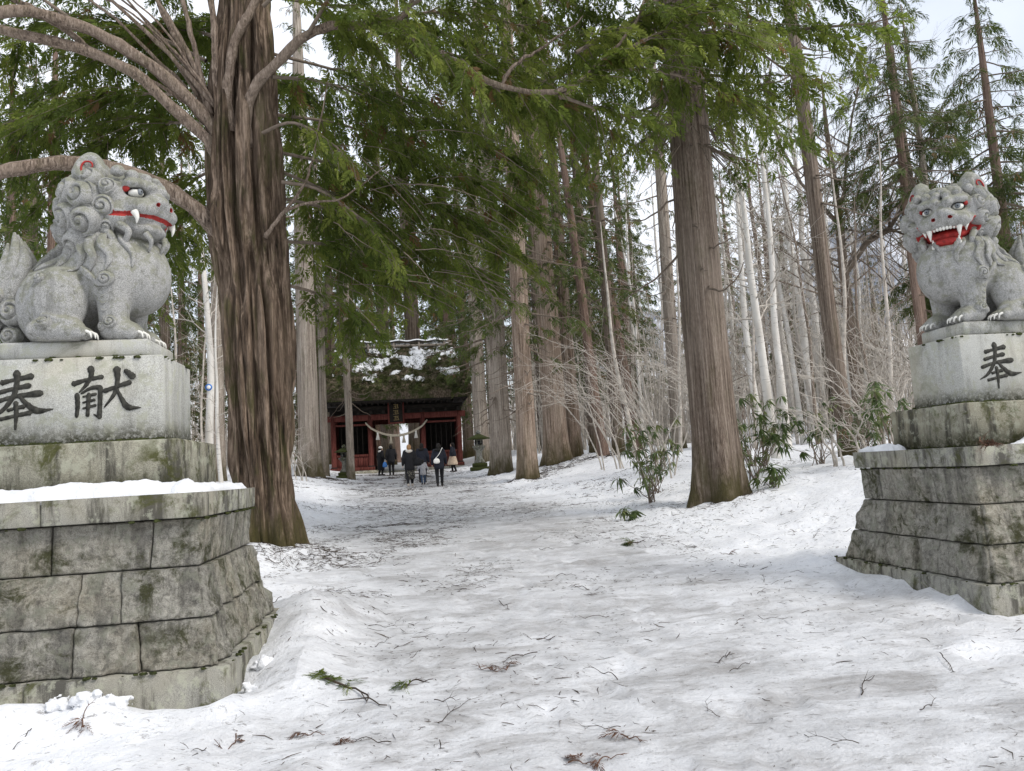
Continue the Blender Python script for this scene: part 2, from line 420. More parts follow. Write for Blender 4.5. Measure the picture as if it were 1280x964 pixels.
cc = GV[GQ].mean(1); uu = np.abs(cc[:, 0]-path_x(cc[:, 1])) + (fbm(np.stack([cc[:, 0]*.5, cc[:, 1]*.5, 0*cc[:, 0]], -1), 3, 3)-.45)*2.6
on = (uu < 2.6) & (cc[:, 1] < 49)
def submesh(name, sel):
    q = GQ[sel]; ids, inv = np.unique(q, return_inverse=True); return mk(name, GV[ids], inv.reshape(-1, 4), True, M['ground'])
ob('snowy_ground', submesh('snowy_ground', ~on), kind='structure')
ob('path', submesh('path', on), kind='structure')
def ground_at(x, y): return float(gz(np.array([x]), np.array([y]), True)[0])
# ------------------------------------------------------------------ stone pedestals
ZL = [.15, .43, .73, 1.06, 1.39, 1.57, 1.97, 2.63, 2.77]
def joint_rows(n, seed, jitter=.12):
    r = np.random.default_rng(seed); e = np.linspace(-1, 1, n+1); e[1:-1] += r.uniform(-jitter, jitter, n-1); return e
def panel(hx0, hy0, hx1, hy1, z0, z1, side, u0, u1, depth, relief, seed, nu=10, nv=7, gap=.004):
    """a stone of a flaring course: outer face follows the batter, rough face, recessed joints"""
    u = np.r_[0, .012, np.linspace(.04, .96, nu-4), .988, 1]; v = np.r_[0, .02, np.linspace(.06, .94, nv-4), .98, 1]; Ug, Vg = np.meshgrid(u, v)
    a = u0 + (u1-u0)*Ug
    t = Vg
    hx = hx0 + (hx1-hx0)*(t**1.0); hy = hy0 + (hy1-hy0)*(t**1.0)
    g = gap
    inn = np.clip(np.minimum(np.minimum(Ug, 1-Ug)/.012, np.minimum(Vg, 1-Vg)/.02), 0, 1)
    if side in (0, 2): w = hx; dpt = hy
    else: w = hy; dpt = hx
    s = a*w
    s = s + np.where(Ug < .5, 1, -1)*(np.minimum(Ug, 1-Ug) < .005)*g*(np.abs(a) < .999)
    z = z0 + (z1-z0)*Vg + np.where(Vg < .5, g*.7, -g*.7)*(np.minimum(Vg, 1-Vg) < .005)
    z = z - .0025*(side % 2)*(Vg > .5)
    P3 = np.stack([s*3.1 + seed*3.7, z*3.1, np.full_like(s, side*9.1)], -1)
    n = (fbm(P3*2.2, 4, 31)-.45)*2*relief + (fbm(P3*6, 4, 41)-.45)*relief*1.5
    out = dpt + inn*(n + relief*.6) - (1-inn)*.010
    corner = (np.abs(a) > .999); out = np.where(corner, dpt - .002, out)
    def place(s, o):
        if side == 0: return s, -o
        if side == 2: return -s, o
        if side == 1: return o, s
        return -o, -s
    x, y = place(s, out); xb, yb = place(s*(1-depth/np.maximum(w, .1)), out*0 + dpt - depth)
    Vf = np.stack([x, y, z], -1).reshape(-1, 3); Vb = np.stack([xb, yb, z], -1).reshape(-1, 3)
    k = nu*nv; Q = list(grid_faces(nv, nu)); per = [i for i in range(nu)] + [j*nu+nu-1 for j in range(1, nv)] + [(nv-1)*nu+i for i in range(nu-2, -1, -1)] + [j*nu for j in range(nv-2, 0, -1)]
    for i in range(len(per)):
        p, q = per[i], per[(i+1) % len(per)]; Q.append([q, p, p+k, q+k])
    return np.vstack([Vf, Vb]), np.array(Q)
STROKES_A = [([(78, 262), (150, 246), (265, 224)], [24, 14, 27]), ([(62, 328), (150, 306), (250, 288)], [20, 16, 24]), ([(28, 396), (150, 362), (322, 343)], [20, 16, 30]),
    ([(170, 196), (172, 260), (160, 330), (128, 396), (70, 462), (-2, 500)], [30, 22, 20, 19, 15, 4]), ([(180, 350), (230, 408), (300, 462), (402, 455)], [12, 20, 30, 4]),
    ([(118, 452), (160, 440), (216, 430)], [15, 13, 20]), ([(72, 510), (160, 492), (256, 474)], [16, 15, 21]), ([(166, 402), (170, 480), (164, 584)], [20, 17, 8])]
STROKES_B = [([(578, 292), (660, 268), (762, 250)], [24, 15, 19]), ([(688, 188), (690, 240), (660, 300), (614, 352)], [30, 19, 17, 6]), ([(600, 366), (604, 440), (598, 518)], [20, 19, 14]),
    ([(628, 360), (690, 326), (750, 322)], [9, 16, 22]), ([(750, 322), (748, 430), (744, 530)], [20, 18, 20]), ([(744, 528), (708, 508)], [17, 4]),
    ([(640, 384), (720, 368)], [9, 14]), ([(640, 424), (712, 408)], [9, 13]), ([(640, 464), (718, 446)], [9, 13]), ([(676, 366), (668, 516)], [17, 14]),
    ([(776, 350), (850, 324), (942, 296)], [20, 15, 22]), ([(858, 198), (862, 280), (842, 370), (776, 462)], [30, 18, 17, 5]), ([(858, 340), (890, 410), (930, 468), (1012, 474)], [11, 18, 28, 4]), ([(916, 214), (962, 256)], [20, 30])]
def glyph(name, strokes, cx, cy, k, parent, org, yface):
    mb = MB()
    for i, (pts, w) in enumerate(strokes):
        p = np.array(pts, float); n = 4*len(p); t = np.linspace(0, len(p)-1, n)
        q = spline(np.c_[p, 0*p[:, 0]], n)[:, :2]; ww = np.interp(t, range(len(w)), w)
        d = np.gradient(q, axis=0); d /= np.linalg.norm(d, axis=1)[:, None]; nn = np.c_[-d[:, 1], d[:, 0]]
        pts2 = np.vstack([q[0]-d[0]*ww[0]*.6, q, q[-1]+d[-1]*ww[-1]*.6]); w2 = np.r_[ww[0]*.35, ww, ww[-1]*.35]; n2 = np.vstack([nn[0], nn, nn[-1]])
        w2 = w2*(1 + .10*np.sin(np.arange(len(w2))*2.3+i)); a = pts2 + n2*w2[:, None]*.82; b = pts2 - n2*w2[:, None]*.82
        yy = -.0030 - .0003*i
        f = lambda q, y: np.c_[(q[:, 0]-cx)*k, np.full(len(q), y), -(q[:, 1]-cy)*k]
        V = np.vstack([f(a, yy), f(b, yy), f(a, .004), f(b, .004)]); m = len(a); Q = []
        for j in range(m-1):
            Q += [[j, j+1, m+j+1, m+j], [2*m+j, 2*m+j+1, j+1, j], [m+j, m+j+1, 3*m+j+1, 3*m+j]]
        mb.add(V, Q)
    ob(name, mb.mesh(name, M['char']), parent, (org[0], yface, org[1]))
def slab(name, hx, hy, z0, z1, mat, parent, seed, bev=.012, nx=14):
    """dressed stone block with slightly worn faces"""
    n = 9; mb = MB(); mb.box((-hx, -hy, z0), (hx, hy, z1), None, bev)
    o = ob(name, mb.mesh(name, mat), parent); return o
def make_pedestal(label, loc, mir, seed):
    root = ob('stone_pedestal', None, None, loc, label=label, cat='pedestal', group='lion pedestals beside the path')
    hx = [1.31, 1.21, 1.13, 1.06, 1.09, 1.11, .86, .70, .58]; hy = [1.16, 1.07, .97, .85, .83, .91, .56, .38, .32]
    core = MB()
    for i in (1, 2, 3): 
        core.box((-hx[i+1]+.07 if 0 else -min(hx[i], hx[i+1])+.05, -min(hy[i], hy[i+1])+.05, ZL[i]-.004), (min(hx[i], hx[i+1])-.05, min(hy[i], hy[i+1])-.05, ZL[i+1]+.004))
    ob('core', core.mesh('core', M['stone_dark']), root)
    # plinth stones (two per long side), front and flank
    for side in range(4):
        for row in range(1, 4):
            z0, z1 = ZL[row], ZL[row+1]
            nb = 5 if side in (0, 2) else 4
            e = joint_rows(nb, seed*100+side*10+row, .15)
            for b in range(nb):
                V, Q = panel(hx[row], hy[row], hx[row+1], hy[row+1], z0, z1, side, e[b], e[b+1], .07, .046 if row < 3 else .012, seed*50+side*9+row*3+b, 22, 14)
                ob('stone_block', mk('stone_block', V, Q, True, M['stone']), root)
        nb = 2
        e = joint_rows(nb, seed*100+side*10+7, .2)
        for b in range(nb):
            V, Q = panel(hx[0], hy[0], hx[0]-.01, hy[0]-.01, ZL[0]-.25, ZL[1], side, e[b], e[b+1], .4, .008, seed*50+side+b, 10, 5)
            ob('plinth_stone', mk('plinth_stone', V, Q, True, M['stone_cap']), root)
            V, Q = panel(hx[5], hy[5], hx[5]+.006, hy[5]+.006, ZL[4]+.003, ZL[5], side, e[b], e[b+1], .3, .006, seed*50+side+b+4, 10, 5)
            ob('coping_stone', mk('coping_stone', V, Q, True, M['stone_cap']), root)
    top = MB(); top.box((-hx[0]+.02, -hy[0]+.02, ZL[1]-.1), (hx[0]-.02, hy[0]-.02, ZL[1]-.007)); top.box((-hx[5]+.02, -hy[5]+.02, ZL[4]+.02), (hx[5]-.02, hy[5]-.02, ZL[5]-.005))
    ob('infill', top.mesh('infill', M['stone_cap']), root)
    slab('base_block', hx[6], hy[6], ZL[5]-.004, ZL[6], M['stone_base'], root, seed, .015)
    slab('inscribed_block', hx[7], hy[7], ZL[6]+.002, ZL[7], M['stone_insc'], root, seed, .012)
    slab('top_slab', hx[8], hy[8], ZL[7]+.002, ZL[8], M['stone_smooth'], root, seed, .02)
    # carved characters on the face towards the visitors
    k = .00110
    glyph('carved_character', STROKES_A, 195, 385, k, root, (-.31*1.0, 2.32), -hy[7])
    glyph('carved_character', STROKES_B, 795, 375, k, root, (.30, 2.335), -hy[7])
    # moss tufts along the joints
    mb = MB(); r = np.random.default_rng(seed)
    def tuft(x, y, z, s):
        c = np.array([x, y, z]); V, Q = nets_blob(s); mb.add(V*np.array([1.6, .55 if abs(y) > .3 else 1, .8]) + c, Q)
    for i in range(300):
        lv, zz = ((7, ZL[6]), (6, ZL[5]), (8, ZL[7]), (7, ZL[7]-.02), (0, ZL[1]), (5, ZL[4]-.01))[r.choice(6, p=[.45, .15, .05, .05, .15, .15])]
        if r.random() < .6: x = r.uniform(-hx[lv], hx[lv]); y = -hy[lv]-.004
        else: x = hx[lv]*mir + .004*mir; y = r.uniform(-hy[lv], hy[lv])
        s = r.uniform(.004, .017)*(1.4 if lv == 7 else 1); tuft(x, y, zz + s*.4, s)
    ob('moss', mb.mesh('moss', M['moss'], True), root, kind='stuff')
    return root
_bl = {}
def nets_blob(s):
    if 'b' not in _bl:
        a = np.linspace(0, np.pi, 6)[1:-1]; b = np.arange(8)/8*2*np.pi
        V = np.array([[math.sin(p)*math.cos(q), math.sin(p)*math.sin(q), math.cos(p)] for p in a for q in b] + [[0, 0, 1], [0, 0, -1]])
        Q = grid_faces(4, 8, True); T = [[32, i, (i+1) % 8, (i+1) % 8] for i in range(8)]
        _bl['b'] = (V, Q)
    V, Q = _bl['b']; j = RNG.uniform(.7, 1.3, (len(V), 1)); return V*j*s, Q
PL = (-2.53, 6.52, 0); PR = (5.96, 6.99, 0)
ped_l = make_pedestal('tiered granite pedestal with flared base carrying the closed-mouth lion', PL, 1, 1)
ped_r = make_pedestal('tiered granite pedestal with flared base carrying the open-mouth lion', PR, -1, 2)
# ------------------------------------------------------------------ guardian lions
def body_sdf():
    it = [(ell((.36, 0, .62), (.34, .30, .37)), 0), (cap((.28, 0, .60), (-.12, 0, .40), .29, .28), .12), (ell((-.19, 0, .33), (.26, .28, .33)), .1),
          (ell((.52, 0, .58), (.22, .22, .30)), .10), (cap((.26, 0, .78), (.15, 0, 1.04), .27, .20), .1)]
    for s in (-1, 1):
        it += [(ell((.34, s*.25, .62), (.18, .12, .25)), .05), (cap((.37, s*.215, .55), (.37, s*.215, .14), .145, .108), .05),
               (ell((.43, s*.215, .085), (.16, .125, .095)), .035), (ell((-.03, s*.27, .34), (.225, .135, .285)), .03),
               (cap((-.16, s*.33, .09), (.10, s*.34, .085), .085, .10), .03)]
        for k in range(4):
            dy = (k-1.5)*.058
            it += [(ell((.555 - abs(k-1.5)*.016, s*.215+dy, .06), (.065, .031, .058)), .012), (ell((.205 - abs(k-1.5)*.014, s*.34+dy*.85, .055), (.06, .027, .052)), .012)]
        it.append((cap((.12, s*.40, .14), (-.10, s*.405, .20), .03, .02), .02))
    it.append((cap((-.42, 0, .02), (.2, 0, .02), .02), .05))
    # spine ridge
    for k in range(7):
        t = k/6; it.append((ell((.10 - .46*t, 0, .95 - .36*t), (.075, .05, .05)), .03))
    return union(it)
BODY = body_sdf()
V, Q = nets(BODY, (-.75, -.5, -.03), (.85, .5, 1.35), .018)
V[:, 2] = np.maximum(V[:, 2], 0)
BODY_M = {1: mk('body', V, Q, True, M['lion'])}
Vm = V*np.array([-1, 1, 1]); BODY_M[-1] = mk('body', Vm, Q[:, ::-1], True, M['lion'])
def curl_mesh(mir, turns=2.1):
    nr, na = 20, 36; V = []
    for i in range(nr):
        rho = i/(nr-1)
        for j in range(na):
            th = 2*math.pi*j/na; ph = (rho*turns - mir*th/(2*math.pi)) % 1.0
            gro = math.exp(-(min(ph, 1-ph)/.12)**2); fade = sstep(.06, .2, rho)*(1-sstep(.93, 1, rho))
            hgt = .66*math.sqrt(max(0, 1-rho**2.8)) + fade*(.10*math.sin(math.pi*ph) - .27*gro) + .14*(1-rho)
            rr = rho*(1 + .03*math.cos(3*th))
            V.append((rr*math.cos(th), rr*math.sin(th), hgt - (.5 if i == nr-1 else 0)))
    return mk('mane_curl', np.array(V), grid_faces(nr, na, True), True, M['lion'])
CURL = {1: curl_mesh(1), -1: curl_mesh(-1)}
def frame_on(n, up=(0, 0, 1)):
    n = Vector(n).normalized(); x = Vector(up).cross(n)
    if x.length < 1e-3: x = Vector((1, 0, 0))
    x.normalize(); y = n.cross(x); return Matrix((x, y, n)).transposed()
def head_sdf(openm):
    jz = -.285 if openm else -.185
    it = [(ell((-.02, 0, .03), (.28, .27, .26)), 0), (ell((.17, 0, -.035), (.20, .225, .115)), .05), (ell((.0, 0, jz+.05), (.23, .21, .12)), .06),
          (ell((.16, 0, jz), (.19, .175, .075)), .05), (ell((.30, 0, .035), (.10, .095, .065)), .04), (cap((.12, 0, .12), (.27, 0, .06), .08, .06), .04)]
    for s in (-1, 1):
        it += [(ell((.345, s*.062, .005), (.052, .052, .045)), .02), (ell((.215, s*.115, .150), (.085, .100, .050)), .022), (ell((.12, s*.215, .075), (.06, .06, .09)), .03),
               (ell((.10, s*.21, -.10), (.12, .07, .10)), .04), (ell((.27, s*.115, -.04), (.11, .10, .075)), .03),
               (cap((.30, s*.05, .135), (.15, s*.06, .20), .05, .045), .02)]
        for k in range(3): it.append((ell((.24-.05*k, s*(.045+.085*k), .215+.012*k), (.055, .042, .045)), .012))
    it.append((ell((.12, 0, .25), (.10, .06, .05)), .02))
    mouth = []
    if openm:
        it.append((cap((.26, -.09, -.085), (.26, .09, -.085), .05), .03))
        mouth.append(ell((.26, 0, -.175), (.27, .20, .075))); it.append((mouth[0], -.012))
        mouth.append(cap((.16, -.25, -.095), (.20, -.12, -.165), .055)); mouth.append(cap((.16, .25, -.095), (.20, .12, -.165), .055))
        it += [(mouth[1], -.01), (mouth[2], -.01)]
        red = union([(m, 0) for m in mouth])
    else:
        ln = [(.10, .245, -.085), (.16, .235, -.105), (.25, .20, -.105), (.33, .13, -.115), (.365, .06, -.115), (.372, 0, -.112)]
        ln, _ = project(union(it), np.array(ln), 6, .004)
        for s in (-1, 1):
            for a, b in zip(ln[:-1], ln[1:]):
                r0 = .028 if a is ln[0] or a[0] < .13 else .014
                mouth.append(cap((a[0], a[1]*s, a[2]), (b[0], b[1]*s, b[2]), r0, .014))
        base = union(it)
        red = union([(m, 0) for m in mouth])
        # snap the line to the surface by carving along it
        it += [(m, -.006) for m in mouth]
    for s in (-1, 1):
        it.append((ell((.37, s*.068, -.005), (.03, .017, .015)), -.006))      # nostrils
        it.append((ell((.225, s*.125, .085), (.085, .062, .040)), -.012))     # eye sockets
    return union(it), red
def make_lion(label, loc, mir, openm, yaw_h, tilt):
    root = ob('stone_guardian_lion', None, None, loc, label=label, cat='statue', group='stone guardian lions'); root.scale = (.965, .965, .965)
    ob('body', BODY_M[mir], root)
    f, red = head_sdf(openm)
    V, Q = nets(f, (-.36, -.36, -.42), (.48, .36, .36), .0105)
    c = V[Q].mean(1); mi = (red(c) < (.014 if openm else .006)).astype(int)
    nost = np.minimum(ell((.372, .068, -.005), (.03, .018, .016))(c), ell((.372, -.068, -.005), (.03, .018, .016))(c)) < .004
    mi[nost] = 1
    Rm = rotz(yaw_h) @ np.array([[math.cos(tilt), 0, math.sin(tilt)], [0, 1, 0], [-math.sin(tilt), 0, math.cos(tilt)]])
    hc = np.array([.37, 0, 1.165]); HS = 1.10; S = np.array([mir, 1, 1]); flip = lambda q: q if mir > 0 else q[:, ::-1]
    def W_(P): return (np.asarray(P, float) @ Rm.T*HS + hc)*S
    head = ob('head', mk('head', W_(V), flip(Q), True, [M['lion'], M['red_paint']], mi), root)
    def sphere(c, r, n=10):
        a = np.linspace(0, np.pi, n)[1:-1]; b = np.arange(2*n)/(2*n)*2*np.pi
        Vs = np.array([[math.sin(p)*math.cos(q)*r[0], math.sin(p)*math.sin(q)*r[1], math.cos(p)*r[2]] for p in a for q in b] + [[0, 0, r[2]], [0, 0, -r[2]]]) + c
        Q_ = grid_faces(n-2, 2*n, True); m = (n-2)*2*n
        T_ = [[m, i, (i+1) % (2*n)] for i in range(2*n)] + [[m+1, (n-3)*2*n + (i+1) % (2*n), (n-3)*2*n+i] for i in range(2*n)]
        return Vs, Q_[:, ::-1], np.array(T_)
    def part(name, geo, mat, par=head, smooth=True):
        V_, Q_, T_ = geo; return ob(name, mk(name, W_(V_), [flip(np.asarray(Q_)), flip(np.asarray(T_))], smooth, mat), par)
    for s in (-1, 1):
        part('eye', sphere((.226, s*.122, .082), (.056, .052, .033)), M['white_paint'])
        d = np.array((.88, s*.40, .05)); d /= np.linalg.norm(d); e = np.array((.232, s*.122, .085))
        part('iris', sphere(e + d*.044 + (0, -s*.012, 0), (.016, .025, .025)), M['eye_blue'])
        part('pupil', sphere(e + d*.053 + (0, -s*.014, 0), (.0095, .011, .011)), M['black_paint'])
        part('eye_corner', sphere((.180, s*.185, .105), (.045, .020, .024)), M['red_paint'])
        # ears: cupped shells standing up behind the brow
        n = np.array((.50, s*.80, .28)); n /= np.linalg.norm(n)
        Fm = np.array(frame_on(n)); nr, na = 9, 24; EV = []
        for i in range(nr):
            rho = i/(nr-1)
            for j in range(na):
                th = 2*math.pi*j/na; rx = .125*(1-.25*rho*max(0, math.sin(th))); ry = .145*(1.25 if math.sin(th) > 0 else .95)
                EV.append((rho*rx*math.cos(th), rho*ry*math.sin(th), .035 + .03*math.sin(rho*math.pi*.9)*1.1 - .05*rho**5 - .035*math.exp(-((rho*math.cos(th))**2 + (rho*math.sin(th)-.15)**2)*5)))
        EV += [(x*.9, y*.9, -.07) for (x, y, z) in EV[-na:]]
        ec = np.array((-.085, s*.25, .25)); EV = np.array(EV) @ Fm.T + ec
        part('ear', (EV, grid_faces(nr+1, na, True), np.zeros((0, 3), int)), M['lion'])
        hp = [(-.035, -.055), (-.045, .0), (-.025, .045), (.015, .045), (.03, .01), (.015, -.012)]
        pts = np.array([(x, y, .055) for x, y in hp]) @ Fm.T + ec
        sp = spline(pts, 18); mbv, mbq, mbt = tube(sp, np.linspace(.008, .006, 18), 6); part('ear_swirl', (mbv, mbq, mbt), M['red_paint'])
        # teeth
        def fang(b, tip, r):
            P = spline([b, (np.array(b)*.5+np.array(tip)*.5)+np.array((.012, 0, 0)), tip], 7); return tube(P, np.linspace(r, .003, 7), 8)
        if openm:
            part('fang', fang((.315, s*.125, -.085), (.335, s*.120, -.20), .030), M['white_paint'])
            part('fang', fang((.28, s*.105, -.275), (.31, s*.108, -.185), .028), M['white_paint'])
            part('fang', fang((.24, s*.175, -.09), (.25, s*.168, -.15), .022), M['white_paint'])
        else:
            part('fang', fang((.285, s*.192, -.085), (.30, s*.186, -.175), .030), M['white_paint'])
    if openm:
        part('mouth_lining', sphere((.13, 0, -.170), (.17, .18, .066)), M['red_paint'])
        part('tongue', sphere((.17, 0, -.225), (.20, .145, .05)), M['red_paint'])
        P = [(.29-abs(y)**2*3.2, y, -.098) for y in np.linspace(-.11, .11, 9)]
        g = MB()
        for p in P[1:-1]: g.add(*sphere(np.array(p)+(.055, 0, 0), (.018, .015, .020), 6))
        part('upper_teeth', (np.concatenate(g.V), np.concatenate(g.Q), np.concatenate(g.T)), M['white_paint'])
    # mane: spiral curls round the head
    def curl(p, n, r, hand, par=head, sq=1.):
        pw = (np.asarray(p) @ Rm.T*HS + hc)*S; r = r*1.30; nw = (np.asarray(n) @ Rm.T)*S
        o = ob('mane_curl', CURL[hand*mir], par); Mx = frame_on(nw).to_4x4(); a = Matrix.Rotation(RNG.uniform(0, 6.28), 4, 'Z')
        o.matrix_local = Matrix.Translation(Vector(pw)) @ Mx @ a @ Matrix.Diagonal((r, r, r*sq, 1)); return o
    for s in (-1, 1):
        for az, el, r, ro in [(62, 18, .062, .305), (66, -8, .072, .30), (64, -33, .058, .30), (88, 30, .078, .32), (91, 6, .098, .325), (87, -24, .105, .335), (85, -50, .085, .35),
                              (113, 40, .085, .31), (117, 14, .105, .325), (114, -16, .095, .35), (111, -44, .10, .385), (142, 30, .10, .31), (146, 2, .10, .335), (140, -28, .105, .37), (138, -52, .09, .42), (168, 18, .09, .31), (170, -14, .10, .345), (166, -42, .10, .41), (100, 58, .07, .29), (140, 60, .075, .28)]:
            a, e = math.radians(az), math.radians(el); n = np.array((math.cos(a)*math.cos(e), s*math.sin(a)*math.cos(e), math.sin(e)))
            curl(n*(ro+.022)*np.array((1, .95, 1)) + np.array((-.05, 0, 0)), n, r, s)
        for (x, y, z, r) in [(.10, .055, .285, .05), (.0, .075, .295, .06), (.19, .05, .235, .036), (.185, .13, .215, .036), (-.1, .06, .30, .065)]:
            curl((x, s*y, z-.02), (x*.6+.1, s*y*2.2, .8), r, s, sq=.8)
        # whiskers and beard scrolls
        for pts, r in [([(.16, .215, -.17), (.24, .20, -.235), (.20, .19, -.33), (.24, .17, -.42)], .034), ([(.05, .24, -.2), (.12, .23, -.29), (.06, .235, -.38), (.10, .225, -.48)], .040),
                       ([(.30, .10, -.225), (.33, .07, -.28), (.30, .055, -.36)], .028)]:
            sp = spline([(x, s*y, z) for x, y, z in pts], 20); part('beard_lock', tube(sp, r*np.linspace(1, .18, 20)**.8, 8), M['lion'])
    # locks flowing down over chest and shoulder, hugging the body
    for s in (-1, 1):
        for pts, r in [([(.16, .30, .92), (.10, .33, .80), (.14, .36, .70), (.08, .37, .60)], .05), ([(.24, .30, .90), (.22, .33, .78), (.27, .37, .66), (.22, .38, .55)], .052),
                       ([(.32, .30, .88), (.33, .33, .77), (.39, .35, .67), (.36, .36, .56)], .046), ([(.44, .26, .90), (.46, .27, .80), (.52, .25, .70), (.50, .26, .60)], .04),
                       ([(.05, .26, .98), (-.02, .28, .88), (-.08, .29, .80), (-.16, .29, .76)], .055), ([(.02, .2, 1.0), (-.1, .22, .90), (-.2, .23, .80), (-.32, .25, .74)], .055), ([(.0, .1, 1.02), (-.14, .12, .93), (-.26, .13, .83), (-.42, .14, .72)], .055),
                       ([(.14, .36, .60), (.22, .38, .52), (.30, .37, .45), (.38, .35, .46)], .035)]:
            sp = spline([(x, s*y, z) for x, y, z in pts], 26); sp, _ = project(BODY, sp, 5, .004)
            rr = r*np.interp(np.linspace(0, 1, 26), [0, .25, .8, 1], [.7, 1, .55, .12])
            V_, Q_, T_ = tube(sp, rr, 12, True, 1 - .30*(np.arange(12) % 3 == 0)); V_ = V_*S
            ob('mane_lock', mk('mane_lock', V_, [flip(Q_), flip(np.asarray(T_))], True, M['lion']), root)
        for (x, y, z, r) in [(.36, .345, .50, .07), (.38, .32, .15, .06), (.30, .33, .12, .04), (-.08, .41, .15, .065), (-.14, .36, .52, .05)]:
            pt, g = project(BODY, np.array([(x, s*y, z)]), 6, 0); pt = pt[0]*S; g = g[0]*S
            o = ob('body_curl', CURL[s*mir], root); o.matrix_local = Matrix.Translation(Vector(pt)) @ frame_on(g).to_4x4() @ Matrix.Diagonal((r, r, r*.8, 1))
        for k in range(6):
            sp = spline([(.24+.006*k, s*.36, .50-.06*k), (.285+.006*k, s*.37, .475-.06*k), (.335+.006*k, s*.36, .487-.06*k)], 8); sp, _ = project(BODY, sp, 5, -.002)
            V_, Q_, T_ = tube(sp*S, .013*np.interp(np.linspace(0, 1, 8), [0, .5, 1], [.4, 1, .3]), 6); ob('leg_ridge', mk('leg_ridge', V_, [Q_, np.asarray(T_)], True, M['lion']), root)
        # claws
        for k in range(4):
            dy = (k-1.5)*.058
            for bx, by, bz in [(.60 - abs(k-1.5)*.016, s*.215+dy, .068), (.248 - abs(k-1.5)*.014, s*.34+dy*.85, .06)]:
                P = spline([(bx, by, bz), (bx+.035, by, bz-.015), (bx+.045, by, bz-.055)], 6); V_, Q_, T_ = tube(P*S, np.linspace(.015, .004, 6), 7)
                ob('claw', mk('claw', V_, [Q_, np.asarray(T_)], True, M['white_paint']), root)
    # tail plume
    mb = MB()
    for dx, top, w, ph in [(-.02, .93, .085, 0), (-.11, .99, .09, .5), (-.20, .90, .085, 1.), (-.28, .72, .075, 1.5), (.05, .72, .06, 0)]:
        for y in (-.055, .055):
            P = spline([(-.36+dx*.3, y*.6, .22), (-.47+dx*.9, y, .42), (-.37+dx*.8, y, .42+(top-.42)*.55), (-.42+dx*.55, y*.5, top)], 26)
            V_, Q_, T_ = tube(P, w*np.interp(np.linspace(0, 1, 26), [0, .35, .7, 1], [.8, 1, .75, .12]), 12, True, 1-.14*(np.arange(12) % 2)); mb.add(V_*S, flip(Q_), flip(np.asarray(T_)))
    tail = ob('tail', mb.mesh('tail', M['lion'], True), root)
    for s in (-1, 1):
        for (x, z, r) in [(-.44, .30, .12), (-.58, .44, .09), (-.46, .10, .08), (-.34, .47, .07), (-.62, .22, .08)]:
            o = ob('tail_curl', CURL[s*mir], tail); o.matrix_local = Matrix.Translation(Vector((x*mir, s*.10, z))) @ frame_on((-.15*mir, s, .05)).to_4x4() @ Matrix.Diagonal((r, r, r*.9, 1))
    return root
lion_l = make_lion('grey stone guardian lion with closed red mouth and a white fang', (PL[0]-.07, PL[1], ZL[8]-.003), 1, False, math.radians(-24), math.radians(2))
lion_r = make_lion('grey stone guardian lion with wide open red mouth', (PR[0]+.0, PR[1], ZL[8]-.003), -1, True, math.radians(-44), math.radians(10))
# ------------------------------------------------------------------ trees: materials
M['bark_old'] = m_bark('old furrowed bark', (.014, .010, .007), (.085, .060, .042), (.26, .195, .145), 11, .9, .6, 1., .06, .6, .55)
M['bark_cedar'] = m_bark('cedar bark', (.034, .024, .018), (.135, .103, .080), (.28, .232, .19), 22, .5, .25, .9, .04, .25, .8)
M['bark_pale'] = m_bark('pale cedar bark', (.085, .068, .054), (.27, .225, .185), (.47, .42, .36), 20, .5, .22, .8, .04, .25, 1.0)
M['bark_red'] = m_bark('reddish cedar bark', (.045, .030, .023), (.15, .10, .078), (.27, .20, .16), 22, .6, .2, .7, .03, .3)
M['bark_warm'] = m_bark('warm cedar bark', (.06, .042, .03), (.225, .165, .125), (.42, .345, .28), 20, .5, .25, .9, .04, .25, 1.0)
M['bark_limb'] = m_bark('limb bark', (.035, .026, .020), (.155, .117, .09), (.31, .25, .20), 26, 5, .3, .8, .02, .8)
M['twig'] = m_plain('grey brown twigs', (.17, .135, .105), .9, .35, 9, .2)
M['twig_pale'] = m_plain('pale bare twigs', (.44, .40, .35), .9, .3, 7, .2)
M['twig_dry'] = m_plain('dry brown cedar twigs', (.105, .055, .034), .9, .4, 18, .2)
M['litter'] = m_plain('dark needle litter', (.05, .036, .025), .95, .5, 5, .1)
def m_birch():
    t = NT('birch bark'); v = t.obj((3.5, 3.5, 26)); n = t.noise(v, 1., 5, .7, .4); lo = t.noise(t.obj((2, 2, .7)), 1., 4)
    c = t.mix(t.rng(lo, .35, .7), (.50, .47, .42), (.74, .72, .68)); c = t.mix(t.math('MULTIPLY', t.rng(n, .60, .68), .85), c, (.07, .06, .05))
    return t.done(c, .75, t.bump(n, .3, .01), .2)
M['birch'] = m_birch()
def m_leaf(name, a, b, c, trans=.3, rough=.6):
    t = NT(name); tn = t.attr('tone'); f = t.mix(t.rng(tn, 0., .6), a, b); f = t.mix(t.rng(tn, .6, 1.), f, c)
    f = t.mix(t.rng(tn, .955, .965), f, (.20, .115, .05))
    f = t.mix(t.math('MULTIPLY', t.island(), .3), f, (.03, .04, .012))
    t.done(f, rough, None, .25)
    tr = t.t.nodes.new('ShaderNodeBsdfTranslucent'); t.link(f, tr.inputs[0]); mx = t.t.nodes.new('ShaderNodeMixShader'); mx.inputs[0].default_value = trans
    t.t.links.new(t.p.outputs[0], mx.inputs[1]); t.t.links.new(tr.outputs[0], mx.inputs[2]); t.t.links.new(mx.outputs[0], t.out.inputs[0]); return t.m
M['leaf'] = m_leaf('cypress foliage', (.068, .104, .020), (.155, .205, .036), (.26, .30, .06), .55)
